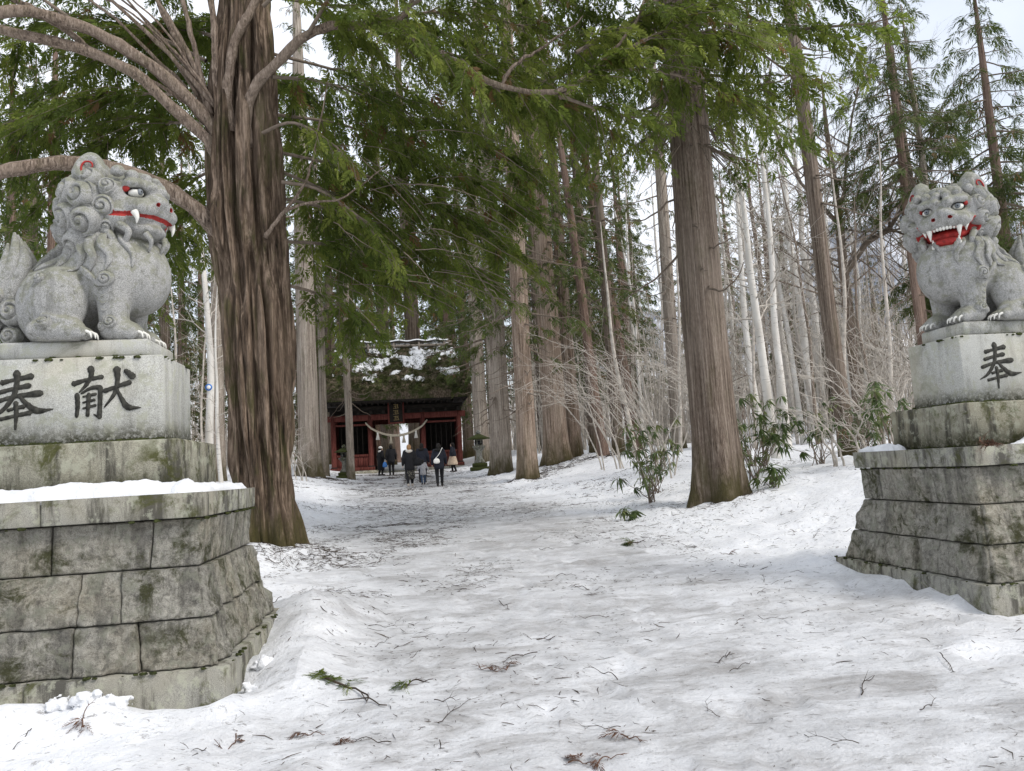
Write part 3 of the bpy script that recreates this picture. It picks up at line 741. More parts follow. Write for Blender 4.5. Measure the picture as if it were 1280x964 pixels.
M['leaf_dark'] = m_leaf('cedar foliage', (.050, .074, .020), (.105, .140, .035), (.175, .19, .055), .45)
M['leaf_olive'] = m_leaf('olive cedar foliage', (.045, .050, .020), (.085, .092, .035), (.15, .13, .06), .3)
M['leaf_broad'] = m_leaf('rhododendron leaves', (.045, .075, .020), (.095, .14, .04), (.19, .21, .075), .25, .35)
# ------------------------------------------------------------------ trees: generators
def frond(n, seed, width=.34, droop=.25, ang=52):
    """a flat spray: pinnae on both sides of a short axis, one quad each"""
    r = np.random.default_rng(seed); Qv = []
    for i in range(n):
        t = .06 + .94*i/(n-1); s = 1 if i % 2 else -1
        L = (.46*(1-t*.72) + .05)*r.uniform(.75, 1.2); a = math.radians(ang*(1-.55*t) + r.uniform(-10, 10))
        d = np.array((math.cos(a), s*math.sin(a), 0)); p = np.array((t*.88, 0, -droop*t*t)); nrm = np.array((-d[1], d[0], 0)); w = L*width*r.uniform(.8, 1.2)*.5
        dz = np.array((0, 0, r.uniform(-.12, .05)))
        tip = p + d*L + np.array((0, 0, -droop*.35*L)) + dz; mid = p + d*L*.55 + dz*.4
        Qv.append([p, mid + nrm*w, tip, mid - nrm*w])
    return np.array(Qv)
FR = [frond(17, 1, .28), frond(16, 2, .27, .35), frond(15, 3, .31, .2)]
FRL = [frond(10, 4, .34), frond(9, 5, .36)]          # lighter, for far trees
FRN = [frond(19, 6, .16, .5, 38), frond(17, 7, .17, .55, 34)]   # stringy cedar shoots
def leaves_mesh(name, sp, T, mat, seed=0, flat=.6):
    """sp: list of (pos, dir, scale, tone)"""
    r = np.random.default_rng(seed); P = np.array([s[0] for s in sp], float); D = np.array([s[1] for s in sp], float)
    S = np.array([s[2] for s in sp], float); tn = np.array([s[3] for s in sp], float)
    D /= np.linalg.norm(D, axis=1)[:, None] + 1e-9
    up = np.array((0, 0, 1.)) + r.normal(0, flat, D.shape); Yv = np.cross(up, D); Yv /= np.linalg.norm(Yv, axis=1)[:, None] + 1e-9
    Zv = np.cross(D, Yv); Rm = np.stack([D, Yv, Zv], -1)*S[:, None, None]
    Vs = []; ts = []
    ch = r.integers(0, len(T), len(P))
    for k, t in enumerate(T):
        m = ch == k
        if not m.any(): continue
        q = t.reshape(-1, 3); V = np.einsum('nij,vj->nvi', Rm[m], q) + P[m][:, None]
        Vs.append(V.reshape(-1, 3)); ts.append(np.repeat(tn[m], len(q)))
    V = np.concatenate(Vs); Q = np.arange(len(V)).reshape(-1, 4)
    return mk(name, V, Q, False, mat, tone=np.concatenate(ts))
def norm(v): v = np.asarray(v, float); return v/(np.linalg.norm(v)+1e-9)
def grow(mbw, sp, path, r0, l2, dens, r, t0=.25, size=.34, droop=.5, gap=.15, tone=(.2, .8), r1=.2, sides=6, bare=0., wd=.011):
    """limb tube with secondary twigs carrying sprays"""
    path = np.asarray(path, float); n = len(path); seg = np.linalg.norm(np.diff(path, axis=0), axis=1).sum()
    mbw.tube(path, np.linspace(r0, r0*r1, n), sides, False)
    for k in range(max(2, int(seg*dens))):
        t = t0 + (1-t0)*r.random()**.8; f = t*(n-1); i = min(int(f), n-2); p = path[i]*(1-(f-i)) + path[i+1]*(f-i); tg = norm(path[i+1]-path[i])
        sd = norm(np.cross(tg, (0, 0, 1)))*(1 if k % 2 else -1); d = norm(sd*r.uniform(.5, 1.1) + tg*r.uniform(.3, 1.) + np.array((0, 0, r.uniform(-.35, .25))))
        L = l2*r.uniform(.55, 1.2)*(1-.45*t); m = 6; s = np.linspace(0, 1, m)[:, None]
        q = p + d*L*s + np.array((0, 0, -droop*L))*s**2 + r.normal(0, .02, (m, 3))*s
        mbw.tube(q[[0, 2, 5]], (wd, wd*.7, wd*.3), 3, False)
        if r.random() < bare: continue
        ns = max(2, int(L/gap)); tn0 = r.uniform(*tone)
        for j in range(ns):
            u = (j+.6+r.uniform(-.3, .3))/ns; g = min(u, 1)*(m-1); a = min(int(g), m-2); pp = q[a]*(1-(g-a)) + q[a+1]*(g-a); dd = norm(q[a+1]-q[a])
            s2 = norm(np.cross(dd, (0, 0, 1)))*(1 if j % 2 else -1)
            sp.append((pp, dd*.8 + s2*r.uniform(.1, .9) + np.array((0, 0, -r.uniform(.1, .7)*droop*1.6)), size*r.uniform(.7, 1.3)*(1-.25*u), 1. if r.random() < .025 else np.clip(tn0 + r.uniform(-.2, .2), 0, .95)))
def trunk_mesh(name, P, R, mat, na=48, nz=60, fl=(10, .06), fine=(34, .02), flare=.5, roots=5, seed=0, twist=.0, crack=None, spread=.7, sharp=None):
    P = spline(P, nz); z = np.linspace(0, 1, nz); R = np.interp(z, np.linspace(0, 1, len(R)), R)
    th = np.arange(na)/na*2*np.pi; hgt = np.r_[0, np.cumsum(np.linalg.norm(np.diff(P, axis=0), axis=1))]
    TH, ZZ = np.meshgrid(th, hgt); tw = TH + twist*ZZ
    def ring(n, f, s): 
        k = n/6.283; return vnoise(np.stack([np.cos(tw)*k + 50, np.sin(tw)*k + 50, ZZ*f], -1), s)
    a = 1 - np.abs(2*ring(fl[0], .45, seed)-1)*1.6; b = ring(fine[0], .8 if not sharp else 2.2, seed+3)-.5
    if sharp: g = np.abs(2*ring(sharp[0], .35, seed+5)-1); a = a - sharp[1]*np.exp(-(g/.19)**2); g = np.abs(2*ring(sharp[0]*2.3, .6, seed+6)-1); a = a - .45*sharp[1]*np.exp(-(g/.2)**2)
    dist = np.exp(-ZZ/spread)
    rr = R[:, None]*(1 + fl[1]*a + fine[1]*2*b) + flare*R[0]*dist*(.45 + .55*np.cos(roots*TH + seed) + .5*(ring(6, .2, seed+9)-.5))
    if crack:
        for c0, wd, z0, z1, dp in crack:
            wig = c0 + .05*np.sin(ZZ*1.7) ; dth = np.abs((TH - wig + np.pi) % (2*np.pi) - np.pi)
            rr = rr - dp*np.exp(-(dth/wd)**2)*sstep(z0, z0+.8, ZZ)*(1-sstep(z1-.8, z1, ZZ))
    V = np.stack([P[:, 0:1] + rr*np.cos(TH), P[:, 1:2] + rr*np.sin(TH), np.broadcast_to(P[:, 2:3], rr.shape)], -1)
    return mk(name, V.reshape(-1, 3), grid_faces(nz, na, True), True, mat)
def conifer(label, x, y, r, h, lean=(0, 0), c0=8, cr=3., limbs=46, seed=0, bark='bark_cedar', leaf='leaf_dark', detail=1., group='tall cedars of the shrine avenue', T=None, size=.42, name='cedar_tree', sag=.35, dead=8, flare=.55, skirt=0, na=44, top=None, side=None):
    q = np.random.default_rng(seed); z0 = ground_at(x, y) - .30
    root = ob(name, None, None, (x, y, z0), label=label, cat='tree', group=group)
    lx, ly = lean; ax = [(0, 0, 0)] + [(lx*t*h + q.normal(0, .03), ly*t*h, t*h) for t in (.2, .4, .6, .8, 1)]
    ob('trunk', trunk_mesh('trunk', ax, [r*1.0, r*.93, r*.86, r*.74, r*.5, r*.15], M[bark], na, 50, (11, .05), (36, .022), flare, 5, seed, .02), root)
    mw = MB(); sp = []; axs = spline(ax, 60)
    for k in range(limbs):
        t = ((k+.5)/limbs)**1.0; z = c0 + (h*.97-c0)*t; p = axs[min(59, int(z/h*59))]*1.
        a = k*2.399 + q.uniform(-.5, .5)
        if side is not None and q.random() < side[1]: a = side[0] + q.normal(0, .7)
        prof = (1-t)**.75*(.55 + .45*min(1, t*6)) if top is None else top(t)
        L = max(.5, cr*prof*q.uniform(.65, 1.2)); d = np.array((math.cos(a), math.sin(a), 0)); s = np.linspace(0, 1, 9)[:, None]
        pa = p + d*L*s + np.array((0, 0, 1.))*(-sag*L*(s**1.2) + .30*sag*L*s**3) + q.normal(0, .03, (9, 3))*s
        grow(mw, sp, pa, min(.075, .02+.012*L)*(r/.5)**.3, L*.42, 2.6*detail, q, .22, size, .45, .20/detail**.5, (.05, .8), wd=.012)
    for k in range(dead):   # bare snags below the crown
        z = c0*q.uniform(.55, 1.0); p = axs[min(59, int(z/h*59))]; a = q.uniform(0, 6.28); L = q.uniform(.4, 1.6); s = np.linspace(0, 1, 9)[:, None]
        d = np.array((math.cos(a), math.sin(a), 0)); pa = p + d*(r*.7 + L*s) + np.array((0, 0, 1.))*(-.5*L*s + .55*L*s**2.5*q.uniform(-.3, 1)) + np.cumsum(q.normal(0, .03, (9, 3)), 0)
        mw.tube(pa, np.linspace(.028, .008, 9), 5, False)
    for k in range(skirt):
        z = c0 + q.uniform(-.6, 1.2); p = axs[min(59, int(z/h*59))]; a = q.uniform(0, 6.28); d = np.array((math.cos(a), math.sin(a), 0)); L = q.uniform(.5, 1.5); s = np.linspace(0, 1, 7)[:, None]
        pa = p + d*(r*.8 + L*s*.8) + np.array((0, 0, -1.))*L*s**1.4*.9 + np.cumsum(q.normal(0, .02, (7, 3)), 0); mw.tube(pa, np.linspace(.012, .004, 7), 3, False)
    ob('branches', mw.mesh('branches', M['twig']), root, kind='stuff')
    if sp: ob('crown', leaves_mesh('crown', sp, T or FR, M[leaf], seed), root)
    return root
def bare_tree(label, x, y, r, h, lean=(0, 0), seed=0, bark='birch', twig='twig_pale', name='birch_tree', group='bare trees in the wood', first=.35, nb=22, spread=1.0, curve=.0, fork=None):
    q = np.random.default_rng(seed); z0 = ground_at(x, y) - .1
    root = ob(name, None, None, (x, y, z0), label=label, cat='tree', group=group)
    ax = [(0, 0, 0)] + [(lean[0]*t*h + curve*math.sin(t*3.1)*h*.05 + q.normal(0, .012*h*.3), lean[1]*t*h + q.normal(0, .01*h*.3), t*h) for t in (.17, .34, .5, .67, .84, 1)]
    ob('trunk', trunk_mesh('trunk', ax, [r, r*.9, r*.82, r*.7, r*.55, r*.38, r*.12], M[bark], 10, 26, (5, .06), (9, .02), .35, 4, seed), root)
    axs = spline(ax, 60); mw = MB()
    def br(p, d, L, rad, lvl):
        n = (6, 4, 3)[lvl]; s = np.linspace(0, 1, n)[:, None]; wob = np.cumsum(q.normal(0, .045*L, (n, 3)), 0); wob -= wob[0]
        pa = p + d*L*s + wob + np.array((0, 0, 1))*L*.18*s**2*(1 if lvl == 0 else .3)
        mw.tube(pa, np.linspace(rad, rad*.3, n), 4 if lvl == 0 else 3, False)
        if lvl < 2:
            for _ in range(4 if lvl == 0 else 3):
                i = q.integers(1, n); t = norm(pa[i]-pa[i-1]); dd = norm(t + q.normal(0, .55, 3) + np.array((0, 0, .1)))
                br(pa[i], dd, L*q.uniform(.35, .6), rad*.45, lvl+1)
    for k in range(nb):
        t = first + (1-first)*(k+.5)/nb; p = axs[min(59, int(t*59))]; a = q.uniform(0, 6.28); e = q.uniform(.1, .9)
        br(p, norm((math.cos(a), math.sin(a), e)), h*.2*spread*(1.15-t)*q.uniform(.6, 1.3), max(.008, r*.3*(1.1-t)), 0)
    if fork:
        for (t, d, L, rad) in fork: br(axs[int(t*59)], norm(d), L, rad, 0)
    ob('branches', mw.mesh('branches', M[twig]), root, kind='stuff')
    return root
# ------------------------------------------------------------------ the old furrowed tree beside the left lion
def old_tree():
    q = np.random.default_rng(5); bx, by = -2.36, 13.2; bz = ground_at(bx, by) - .15
    root = ob('old_cypress_tree', None, None, (bx, by, bz), label='huge old tree with deeply furrowed trunk and arching limbs beside the closed-mouth lion', cat='tree')
    L = lambda pts: np.array(pts, float) - np.array((bx, by, bz))
    ax = L([(-2.30, 13.2, bz), (-2.41, 13.2, 2.19), (-2.45, 13.2, 4.07), (-2.56, 13.2, 6.02), (-2.58, 13.2, 7.88), (-2.52, 13.25, 10.09), (-2.45, 13.3, 12.5), (-2.4, 13.3, 15.5)])
    ob('trunk', trunk_mesh('trunk', ax, [.50, .53, .61, .65, .58, .42, .34, .2], M['bark_old'], 240, 200, (13, .11), (90, .045), .38, 5, 4, .03, sharp=(16, 2.3),
        crack=[(math.radians(261), .13, 3.6, 8.6, .28), (math.radians(283), .07, .8, 5.2, .12), (math.radians(300), .06, 2.5, 9, .12), (math.radians(245), .07, 1.0, 6.5, .13), (math.radians(318), .06, .5, 6, .1)], spread=.55), root)
    def limb(pts, r0, r1, n=34, mat='bark_limb', name='limb'):
        P = spline(L(pts), n); P = P + np.cumsum(q.normal(0, .012, P.shape), 0)
        a = np.arange(16); V, Q, T = tube(P, np.linspace(r0*.70, r1*.70, n)*(1+.08*np.sin(np.arange(n)*1.3)), 16, True, 1 + .10*np.sin(a*2.1) + .06*np.cos(a*5)); return ob(name, mk(name, V, [Q, T], True, M[mat]), root), P
    limb([(-2.75, 13.1, 7.1), (-3.10, 12.98, 7.75), (-3.32, 12.9, 8.09), (-3.79, 12.70, 8.55), (-4.31, 12.40, 8.88), (-4.87, 12.10, 9.02), (-5.46, 11.80, 9.00), (-6.31, 11.50, 8.63), (-7.6, 11.2, 8.3)], .16, .10)
    limb([(-2.8, 13.1, 6.7), (-3.1, 13.0, 7.3), (-3.25, 13.00, 7.51), (-3.82, 12.80, 7.98), (-4.38, 12.60, 8.40), (-4.99, 12.40, 8.63), (-5.54, 12.20, 8.69), (-6.58, 12.00, 8.70), (-8, 11.8, 8.5)], .155, .09)
    limb([(-4.7, 12.5, 8.55), (-5.2, 12.3, 8.95), (-5.7, 12.1, 9.2), (-6.6, 11.9, 9.5)], .08, .05)
    limb([(-2.7, 13.1, 5.4), (-3.07, 13.00, 5.89), (-3.45, 12.84, 6.29), (-4.04, 12.68, 6.60), (-4.84, 12.52, 6.79), (-5.48, 12.36, 6.71), (-6.08, 12.20, 6.48), (-6.9, 12.0, 6.3)], .19, .13, 34)
    _, arch = limb([(-2.45, 12.85, 7.2), (-2.45, 12.75, 7.7), (-2.30, 12.70, 8.15), (-2.00, 12.60, 8.50), (-1.37, 12.5, 8.99), (-0.76, 12.38, 9.07), (-0.09, 12.21, 8.91), (0.55, 12.04, 8.56), (1.05, 11.86, 8.15), (1.72, 11.69, 7.66), (2.67, 11.52, 7.48), (3.58, 11.35, 7.97), (4.63, 11.17, 8.37), (5.7, 11.0, 8.3)], .135, .03, 60)
    limb([(-3.0, 13.05, 7.5), (-3.17, 13.00, 8.06), (-3.40, 12.93, 9.03), (-3.64, 12.87, 9.85), (-3.80, 12.80, 10.9), (-3.9, 12.8, 13)], .075, .04)
    limb([(-2.85, 12.95, 7.4), (-2.93, 12.90, 8.01), (-2.99, 12.83, 8.98), (-3.03, 12.77, 9.80), (-3.03, 12.70, 10.63), (-3.0, 12.7, 13)], .09, .06)
    limb([(-2.7, 12.85, 7.5), (-2.74, 12.70, 8.20), (-2.60, 12.63, 8.94), (-2.18, 12.57, 9.69), (-1.92, 12.50, 10.5), (-1.6, 12.4, 12.5)], .12, .07)
    limb([(-3.0, 13.1, 7.5), (-3.5, 13.2, 8.8), (-4.0, 13.4, 9.9), (-4.6, 13.6, 11.5)], .09, .05)
    limb([(-2.15, 12.7, 5.6), (-1.92, 12.60, 5.90), (-1.58, 12.47, 6.23), (-1.28, 12.23, 6.76), (-0.98, 12.00, 7.91)], .05, .012, 24)
    limb([(-1.87, 12.6, 6.0), (-1.4, 12.55, 6.12), (-0.99, 12.45, 6.15), (-0.6, 12.4, 6.4), (-0.25, 12.30, 6.70)], .035, .008, 24)
    limb([(-.09, 12.2, 8.95), (.35, 12.1, 9.35), (.5, 12.05, 9.8), (1.2, 11.9, 10.1), (2.2, 11.8, 10.4)], .07, .03)
    limb([(1.72, 11.7, 7.7), (1.95, 11.6, 8.05), (2.5, 11.6, 8.45), (3.2, 11.5, 8.9)], .05, .015)
    limb([(2.67, 11.52, 7.48), (3.2, 11.45, 7.9), (3.9, 11.4, 8.6), (4.2, 11.4, 9.1)], .05, .02)
    for k in range(9):
        a0 = np.array((-2.75-.12*k*q.uniform(.5, 1), 13.0, 7.5+.12*k)); dd = np.array((-q.uniform(.25, 1.), q.uniform(-.3, .3), q.uniform(.5, 1.2))); limb([tuple(a0), tuple(a0+dd*1.0), tuple(a0+dd*2.1+np.array((-.3, 0, .1))), tuple(a0+dd*3.4+np.array((-.9, 0, -.1)))], q.uniform(.03, .07), .015, 20)
    mw = MB(); sp = []
    tn = (.35, 1.)
    # sprays carried by the arching limb and by others higher up, spreading over the path
    S = lambda pts, n=14: spline(L(pts), n)
    grow(mw, sp, arch[20:], .04, 1.5, 13, q, .0, .34, .45, .12, tn)
    for pts, l2, de, t0 in [
        ([(.35, 12.1, 9.35), (1.5, 11.9, 10.0), (3, 11.6, 10.2), (5, 11.4, 9.9)], 1.6, 13, .05), ([(-.7, 12.4, 9.1), (.8, 12.8, 9.7), (2.4, 13.0, 9.6), (4.0, 13.2, 9.2)], 1.6, 13, .1),
        ([(3.0, 11.6, 8.3), (4.2, 11.7, 9.0), (5.2, 11.8, 9.3), (6.4, 12, 9.0)], 1.5, 15, .0), ([(3.4, 11.4, 7.9), (4.4, 11.6, 8.0), (5.4, 11.9, 7.9), (6.2, 12, 7.6)], 1.2, 15, .0),
        ([(2.67, 11.5, 7.5), (3.4, 11.6, 7.3), (4.2, 11.7, 7.2)], 1., 14, .2), ([(-1.4, 12.5, 9.0), (-.6, 12.0, 9.9), (.6, 11.6, 10.5), (2, 11.4, 10.6)], 1.5, 12, .1),
        ([(4.2, 11.4, 9.0), (5.4, 11.2, 9.7), (6.8, 11.2, 9.8)], 1.4, 13, .0), ([(-2.3, 12.8, 7.4), (-1.7, 12.5, 7.5), (-1.2, 12.3, 7.2), (-.7, 12.1, 6.7)], .9, 11, .15),
        ([(-2.1, 12.6, 9.6), (-1.2, 12.2, 10.2), (-.2, 11.8, 10.2), (1.0, 11.6, 9.9)], 1.5, 15, .1), ([(-2.0, 12.7, 8.4), (-1.3, 13.2, 8.6), (-.4, 13.6, 8.5), (.8, 14, 8.2)], 1.6, 17, .1), ([(4.6, 11.2, 8.4), (5.6, 11.5, 8.6), (6.8, 12, 8.3), (7.6, 12.3, 7.8)], 1.3, 15, .0),
        ([(2.2, 11.6, 10.3), (4, 11.5, 10.8), (6, 11.5, 10.6)], 1.6, 14, .0), ([(.5, 12, 8.6), (1.6, 12.6, 8.6), (3.0, 13.2, 8.2), (4.4, 13.6, 7.6)], 1.6, 16, .1), ([(-1.9, 12.8, 6.6), (-1.3, 12.9, 6.5), (-.6, 13, 6.0), (-.1, 13, 5.4)], .9, 13, .2),
        # limbs on the far side reaching right and drooping behind the arch
        ([(-2.3, 13.6, 8.2), (-.8, 14.6, 8.4), (1.0, 15.6, 8.0), (2.6, 16.4, 7.4)], 2.0, 19, .1), ([(-2.2, 13.6, 7.5), (-.8, 14.8, 7.6), (.8, 16, 7.2), (2.4, 17, 6.6)], 2.0, 20, .1),
        ([(-2.1, 13.5, 6.6), (-1., 14.4, 6.6), (.3, 15.4, 6.3), (1.6, 16.2, 5.9)], 1.7, 20, .1), ([(-2.1, 13.5, 5.8), (-1.2, 14.2, 5.9), (-.2, 15.2, 5.7), (.7, 16, 5.4)], 1.4, 19, .15),
        ([(-2.2, 13.7, 9.4), (-.6, 15, 9.6), (1.4, 16.4, 9.2), (3.2, 17.5, 8.5)], 2.1, 17, .1), ([(-2.2, 13.7, 10.5), (-.2, 15, 11), (2, 16, 10.8), (4, 17, 9.8)], 2.1, 16, .1), ([(-2.2, 13.7, 11.5), (0, 15, 12.3), (2.5, 15.6, 12.3), (5, 16, 11.4)], 2.1, 14, .1),
        ([(-2.0, 13.6, 7.1), (-1.2, 15.2, 7.2), (-.6, 17, 6.9), (.2, 18.5, 6.3)], 1.7, 17, .15), ([(-2.0, 13.4, 5.0), (-1.5, 14.2, 5.0), (-1.0, 15, 4.8), (-.7, 15.8, 4.5)], 1.0, 15, .2),
        # left side
        ([(-3.0, 13.3, 10.4), (-4.4, 13.6, 11.4), (-6.4, 14, 11.8), (-8.6, 14.4, 11.4)], 1.9, 15, .1), ([(-2.6, 13.8, 10.0), (-3.6, 15.4, 11), (-4.8, 17.4, 11.2), (-6.2, 19, 10.6)], 2.0, 16, .05), ([(-2.3, 13.9, 9.0), (-2.4, 15.5, 9.8), (-2.2, 17.5, 9.8), (-1.8, 19.5, 9.2)], 1.9, 16, .1),
        ([(-3.2, 13.3, 9), (-4.6, 14, 10), (-6.2, 14.6, 10.4), (-8, 15, 10)], 1.8, 11, .15), ([(-3.2, 13.6, 8), (-4.6, 15, 8.6), (-6, 16, 8.4), (-7.6, 17, 7.6)], 1.8, 11, .15), ([(-4.9, 12.2, 9), (-6, 11.6, 9.6), (-7.2, 11, 9.6)], 1.3, 10, .1),
        ([(-2.9, 13.7, 6.6), (-4, 15, 6.8), (-5.4, 16.4, 6.4), (-6.6, 17.4, 5.8)], 1.6, 14, .2), ([(-2.9, 13.6, 9.6), (-4.2, 14.8, 10.4), (-6.2, 16, 10.2), (-8.4, 17, 9.2)], 2., 15, .1), ([(-3.3, 13.4, 8.4), (-4.8, 14.2, 8.8), (-6.6, 15, 8.6), (-8.6, 15.6, 7.8)], 1.8, 15, .1), ([(-2.9, 13.8, 7.4), (-4.2, 15.6, 7.6), (-5.6, 17.4, 7.2), (-7.4, 19, 6.4)], 1.8, 15, .15)]:
        far = pts[-1][1] > 13.9; de *= .66 if far and pts[0][0] > -2.35 else .85
        grow(mw, sp, S(pts), .035, l2, de, q, t0, .36 if far else .33, .5, .13, (.2, .85) if far else tn, bare=.06)
    for k in range(70):   # long bare twigs hanging among the sprays
        p = np.array((q.uniform(-1.6, 1.8), q.uniform(12.3, 15), q.uniform(4.6, 7.6))); d = norm((q.uniform(.3, 1), q.uniform(-.5, .3), q.uniform(-.7, .1))); s = np.linspace(0, 1, 8)[:, None]; Ln = q.uniform(.5, 1.8)
        mw.tube(p - np.array((bx, by, bz)) + d*Ln*s + np.array((0, 0, -.25*Ln))*s**2 + np.cumsum(q.normal(0, .015, (8, 3)), 0), np.linspace(.010, .003, 8), 3, False)
    ob('branches', mw.mesh('branches', M['twig']), root, kind='stuff')
    ob('crown', leaves_mesh('crown', sp, FR, M['leaf'], 3), root)
    print('old tree sprays', len(sp))
    return root
old_tree()
# ------------------------------------------------------------------ cedars along the avenue
AV = 'tall cedars of the shrine avenue'
conifer('straight brown cedar standing alone on the right bank before the open-mouth lion', 5.95, 14.4, .43, 24, (-.002, 0), 7.9, 4.2, 76, 21, 'bark_cedar', 'leaf', 1.7, skirt=160, flare=.75, size=.40, na=90, dead=10)
conifer('slim pale cedar at the front of the close cluster right of the gate', 4.45, 28.6, .36, 26, (.012, 0), 5.6, 3.4, 80, 22, 'bark_warm', 'leaf_dark', 1.1, dead=26)
conifer('thick pale cedar in the cluster beside the right stone lantern', 4.25, 35.1, .47, 28, (.004, 0), 5.6, 4.0, 74, 23, 'bark_pale', 'leaf_dark', 1.1, dead=22)
conifer('thickest ribbed cedar in the cluster with a wide rooty foot', 6.35, 32.5, .50, 28, (-.012, 0), 7.2, 4.0, 70, 24, 'bark_warm', 'leaf_dark', 1., flare=.75, dead=14)
conifer('cedar with greyish bark directly right of the thickest ribbed cedar', 7.35, 33.4, .30, 24, (-.012, 0), 8.6, 2.8, 40, 25, 'bark_warm', 'leaf_dark', 1.)
conifer('pale cedar close to the right corner of the red gate', 4.55, 47.2, .44, 28, (.01, 0), 5.5, 3.8, 64, 26, 'bark_pale', 'leaf_dark', 1., dead=14)
conifer('very pale cedar rising just behind the right end of the gate', 6.6, 55, .55, 28, (0, 0), 9.5, 3.6, 40, 33, 'bark_pale', 'leaf_dark', .8)
conifer('thin upright cedar in the wood right of the cluster', 8.6, 35, .21, 20, (.0, 0), 5.8, 2.8, 56, 27, 'bark_cedar', 'leaf_dark', .9, group='younger cedars right of the cluster')
conifer('thin reddish cedar leaning towards the cluster', 7.87, 30.4, .20, 19, (-.07, 0), 6.5, 2.3, 40, 28, 'bark_red', 'leaf_dark', .9, group='younger cedars right of the cluster')
conifer('brown cedar standing behind the leafless shrubs', 8.95, 32, .24, 20, (-.01, 0), 5.2, 3.0, 60, 29, 'bark_cedar', 'leaf_dark', .9, group='younger cedars right of the cluster')
conifer('reddish dark cedar leaning hard over the leafless shrubs', 10.8, 35.6, .30, 20, (-.10, 0), 5.0, 2.6, 42, 30, 'bark_red', 'leaf_dark', .9, group='younger cedars right of the cluster')
conifer('tall grey cedar between the younger cedars and the lone brown cedar', 12.7, 35, .32, 26, (.012, 0), 11, 2.6, 34, 31, 'bark_pale', 'leaf_dark', .9, dead=30)
conifer('pale straight cedar with mossy foot seen past the old furrowed tree', -4.75, 38.5, .50, 28, (.0, 0), 11, 3.5, 44, 32, 'bark_pale', 'leaf_dark', 1., flare=.9)
conifer('slender tree with low green branches standing before the left bay of the gate', -2.95, 41, .20, 17, (-.002, 0), 6.0, 2.5, 60, 34, 'bark_pale', 'leaf', 1.3, size=.38)
# ------------------------------------------------------------------ wood behind: shared far conifers, birches, brush
def far_conifer(seed, h, c0, cr, leaf, bark):
    q = np.random.default_rng(seed); root = ob('conifer_tree', None)
    ax = [(0, 0, -.3), (0, 0, h*.3), (q.normal(0, .15), 0, h*.6), (0, 0, h)]
    ob('trunk', trunk_mesh('trunk', ax, [.34, .29, .2, .03], M[bark], 16, 26, (6, .06), (14, .03), .4, 4, seed), root)
    mw = MB(); sp = []
    for k in range(64):
        t = (k+.5)/64; z = c0 + (h-c0)*t; a = k*2.399 + q.uniform(-.4, .4); L = max(.5, cr*(1-t)**.8*(.5+.5*min(1, t*5))*q.uniform(.6, 1.25)); d = np.array((math.cos(a), math.sin(a), 0)); s = np.linspace(0, 1, 6)[:, None]
        pa = np.array((0, 0, z)) + d*L*s + np.array((0, 0, 1.))*(-.42*L*s**1.2 + .15*L*s**3) + q.normal(0, .04, (6, 3))*s
        grow(mw, sp, pa, .03, L*.45, 3.4, q, .12, .62, .4, .30, (.0, .9), sides=4, wd=.012)
    ob('branches', mw.mesh('branches', M['twig']), root, kind='stuff'); ob('crown', leaves_mesh('crown', sp, FRL, M[leaf], seed), root); return root
PROTO = [far_conifer(101, 22, 3.5, 3.4, 'leaf_dark', 'bark_red'), far_conifer(102, 24, 6.5, 3.0, 'leaf_dark', 'bark_cedar'), far_conifer(103, 18, 1.6, 3.2, 'leaf_olive', 'bark_cedar')]
used = [False]*3
LOOK = ('bushy dark-crowned', 'high-crowned bare-stemmed', 'low-branched olive-green')
def put_conifer(k, x, y, sc, label, group, zs=1.):
    label = LOOK[k] + ' ' + label
    if used[k]: o = copy_tree(PROTO[k])
    else: o = PROTO[k]; used[k] = True
    o.location = (x, y, ground_at(x, y)-.1); o.rotation_euler = (0, 0, (x*3.7+y*1.3) % 6.28); o.scale = (sc, sc, sc*zs); tag(o, label, 'tree', group)
q = np.random.default_rng(77)
for k, x, y, sc in [(0, -9.5, 47, .95), (1, -13, 44, 1.), (0, -16.5, 50, 1.), (1, -20.5, 43, 1.05), (2, -12, 33, .62), (0, -24, 52, 1.1), (2, -15.5, 30, .6), (1, -28, 46, 1.1), (0, -7.5, 57, 1.05), (1, -11.5, 62, 1.2), (0, -18, 66, 1.25), (1, -26, 70, 1.3), (0, -33, 64, 1.2), (2, -20, 36, .8), (0, -40, 74, 1.3), (1, -31, 84, 1.4), (0, -21, 84, 1.4), (1, -13, 82, 1.4), (2, -10.5, 38, .55), (2, -26, 38, .8), (0, -46, 86, 1.4), (2, -9.2, 27, .62), (0, -12.5, 26.5, .6), (2, -16.5, 26, .72), (0, -20, 31, .8), (1, -17.5, 39, .9), (0, -13.8, 37, .8), (0, -23.5, 34, .9), (2, -7.2, 46, .7)]:
    put_conifer(k, x, y, sc, 'conifer in the wood behind the closed-mouth lion', 'conifers behind the closed-mouth lion')
for k, x, y, sc in [(1, -5.6, 60, 1.25), (1, 4.9, 62, 1.3), (1, -5.4, 68, 1.25), (1, 4.6, 71, 1.3), (1, -5.2, 78, 1.3), (1, 4.4, 82, 1.3), (0, -8, 72, 1.3), (0, 8.5, 66, 1.3), (0, 2.0, 96, 1.5), (0, -4.5, 98, 1.5), (1, 9, 80, 1.4), (0, 12.5, 58, 1.15), (1, 12, 72, 1.4), (0, -1.5, 112, 1.6), (0, 6, 100, 1.5), (1, .75, 63, 1.9), (1, -1.7, 69, 1.8), (0, -2.2, 58.5, .8), (0, 3.4, 59, .9)]:
    put_conifer(k, x, y, sc, 'cedar on the avenue beyond the red gate', 'cedars beyond the red gate')
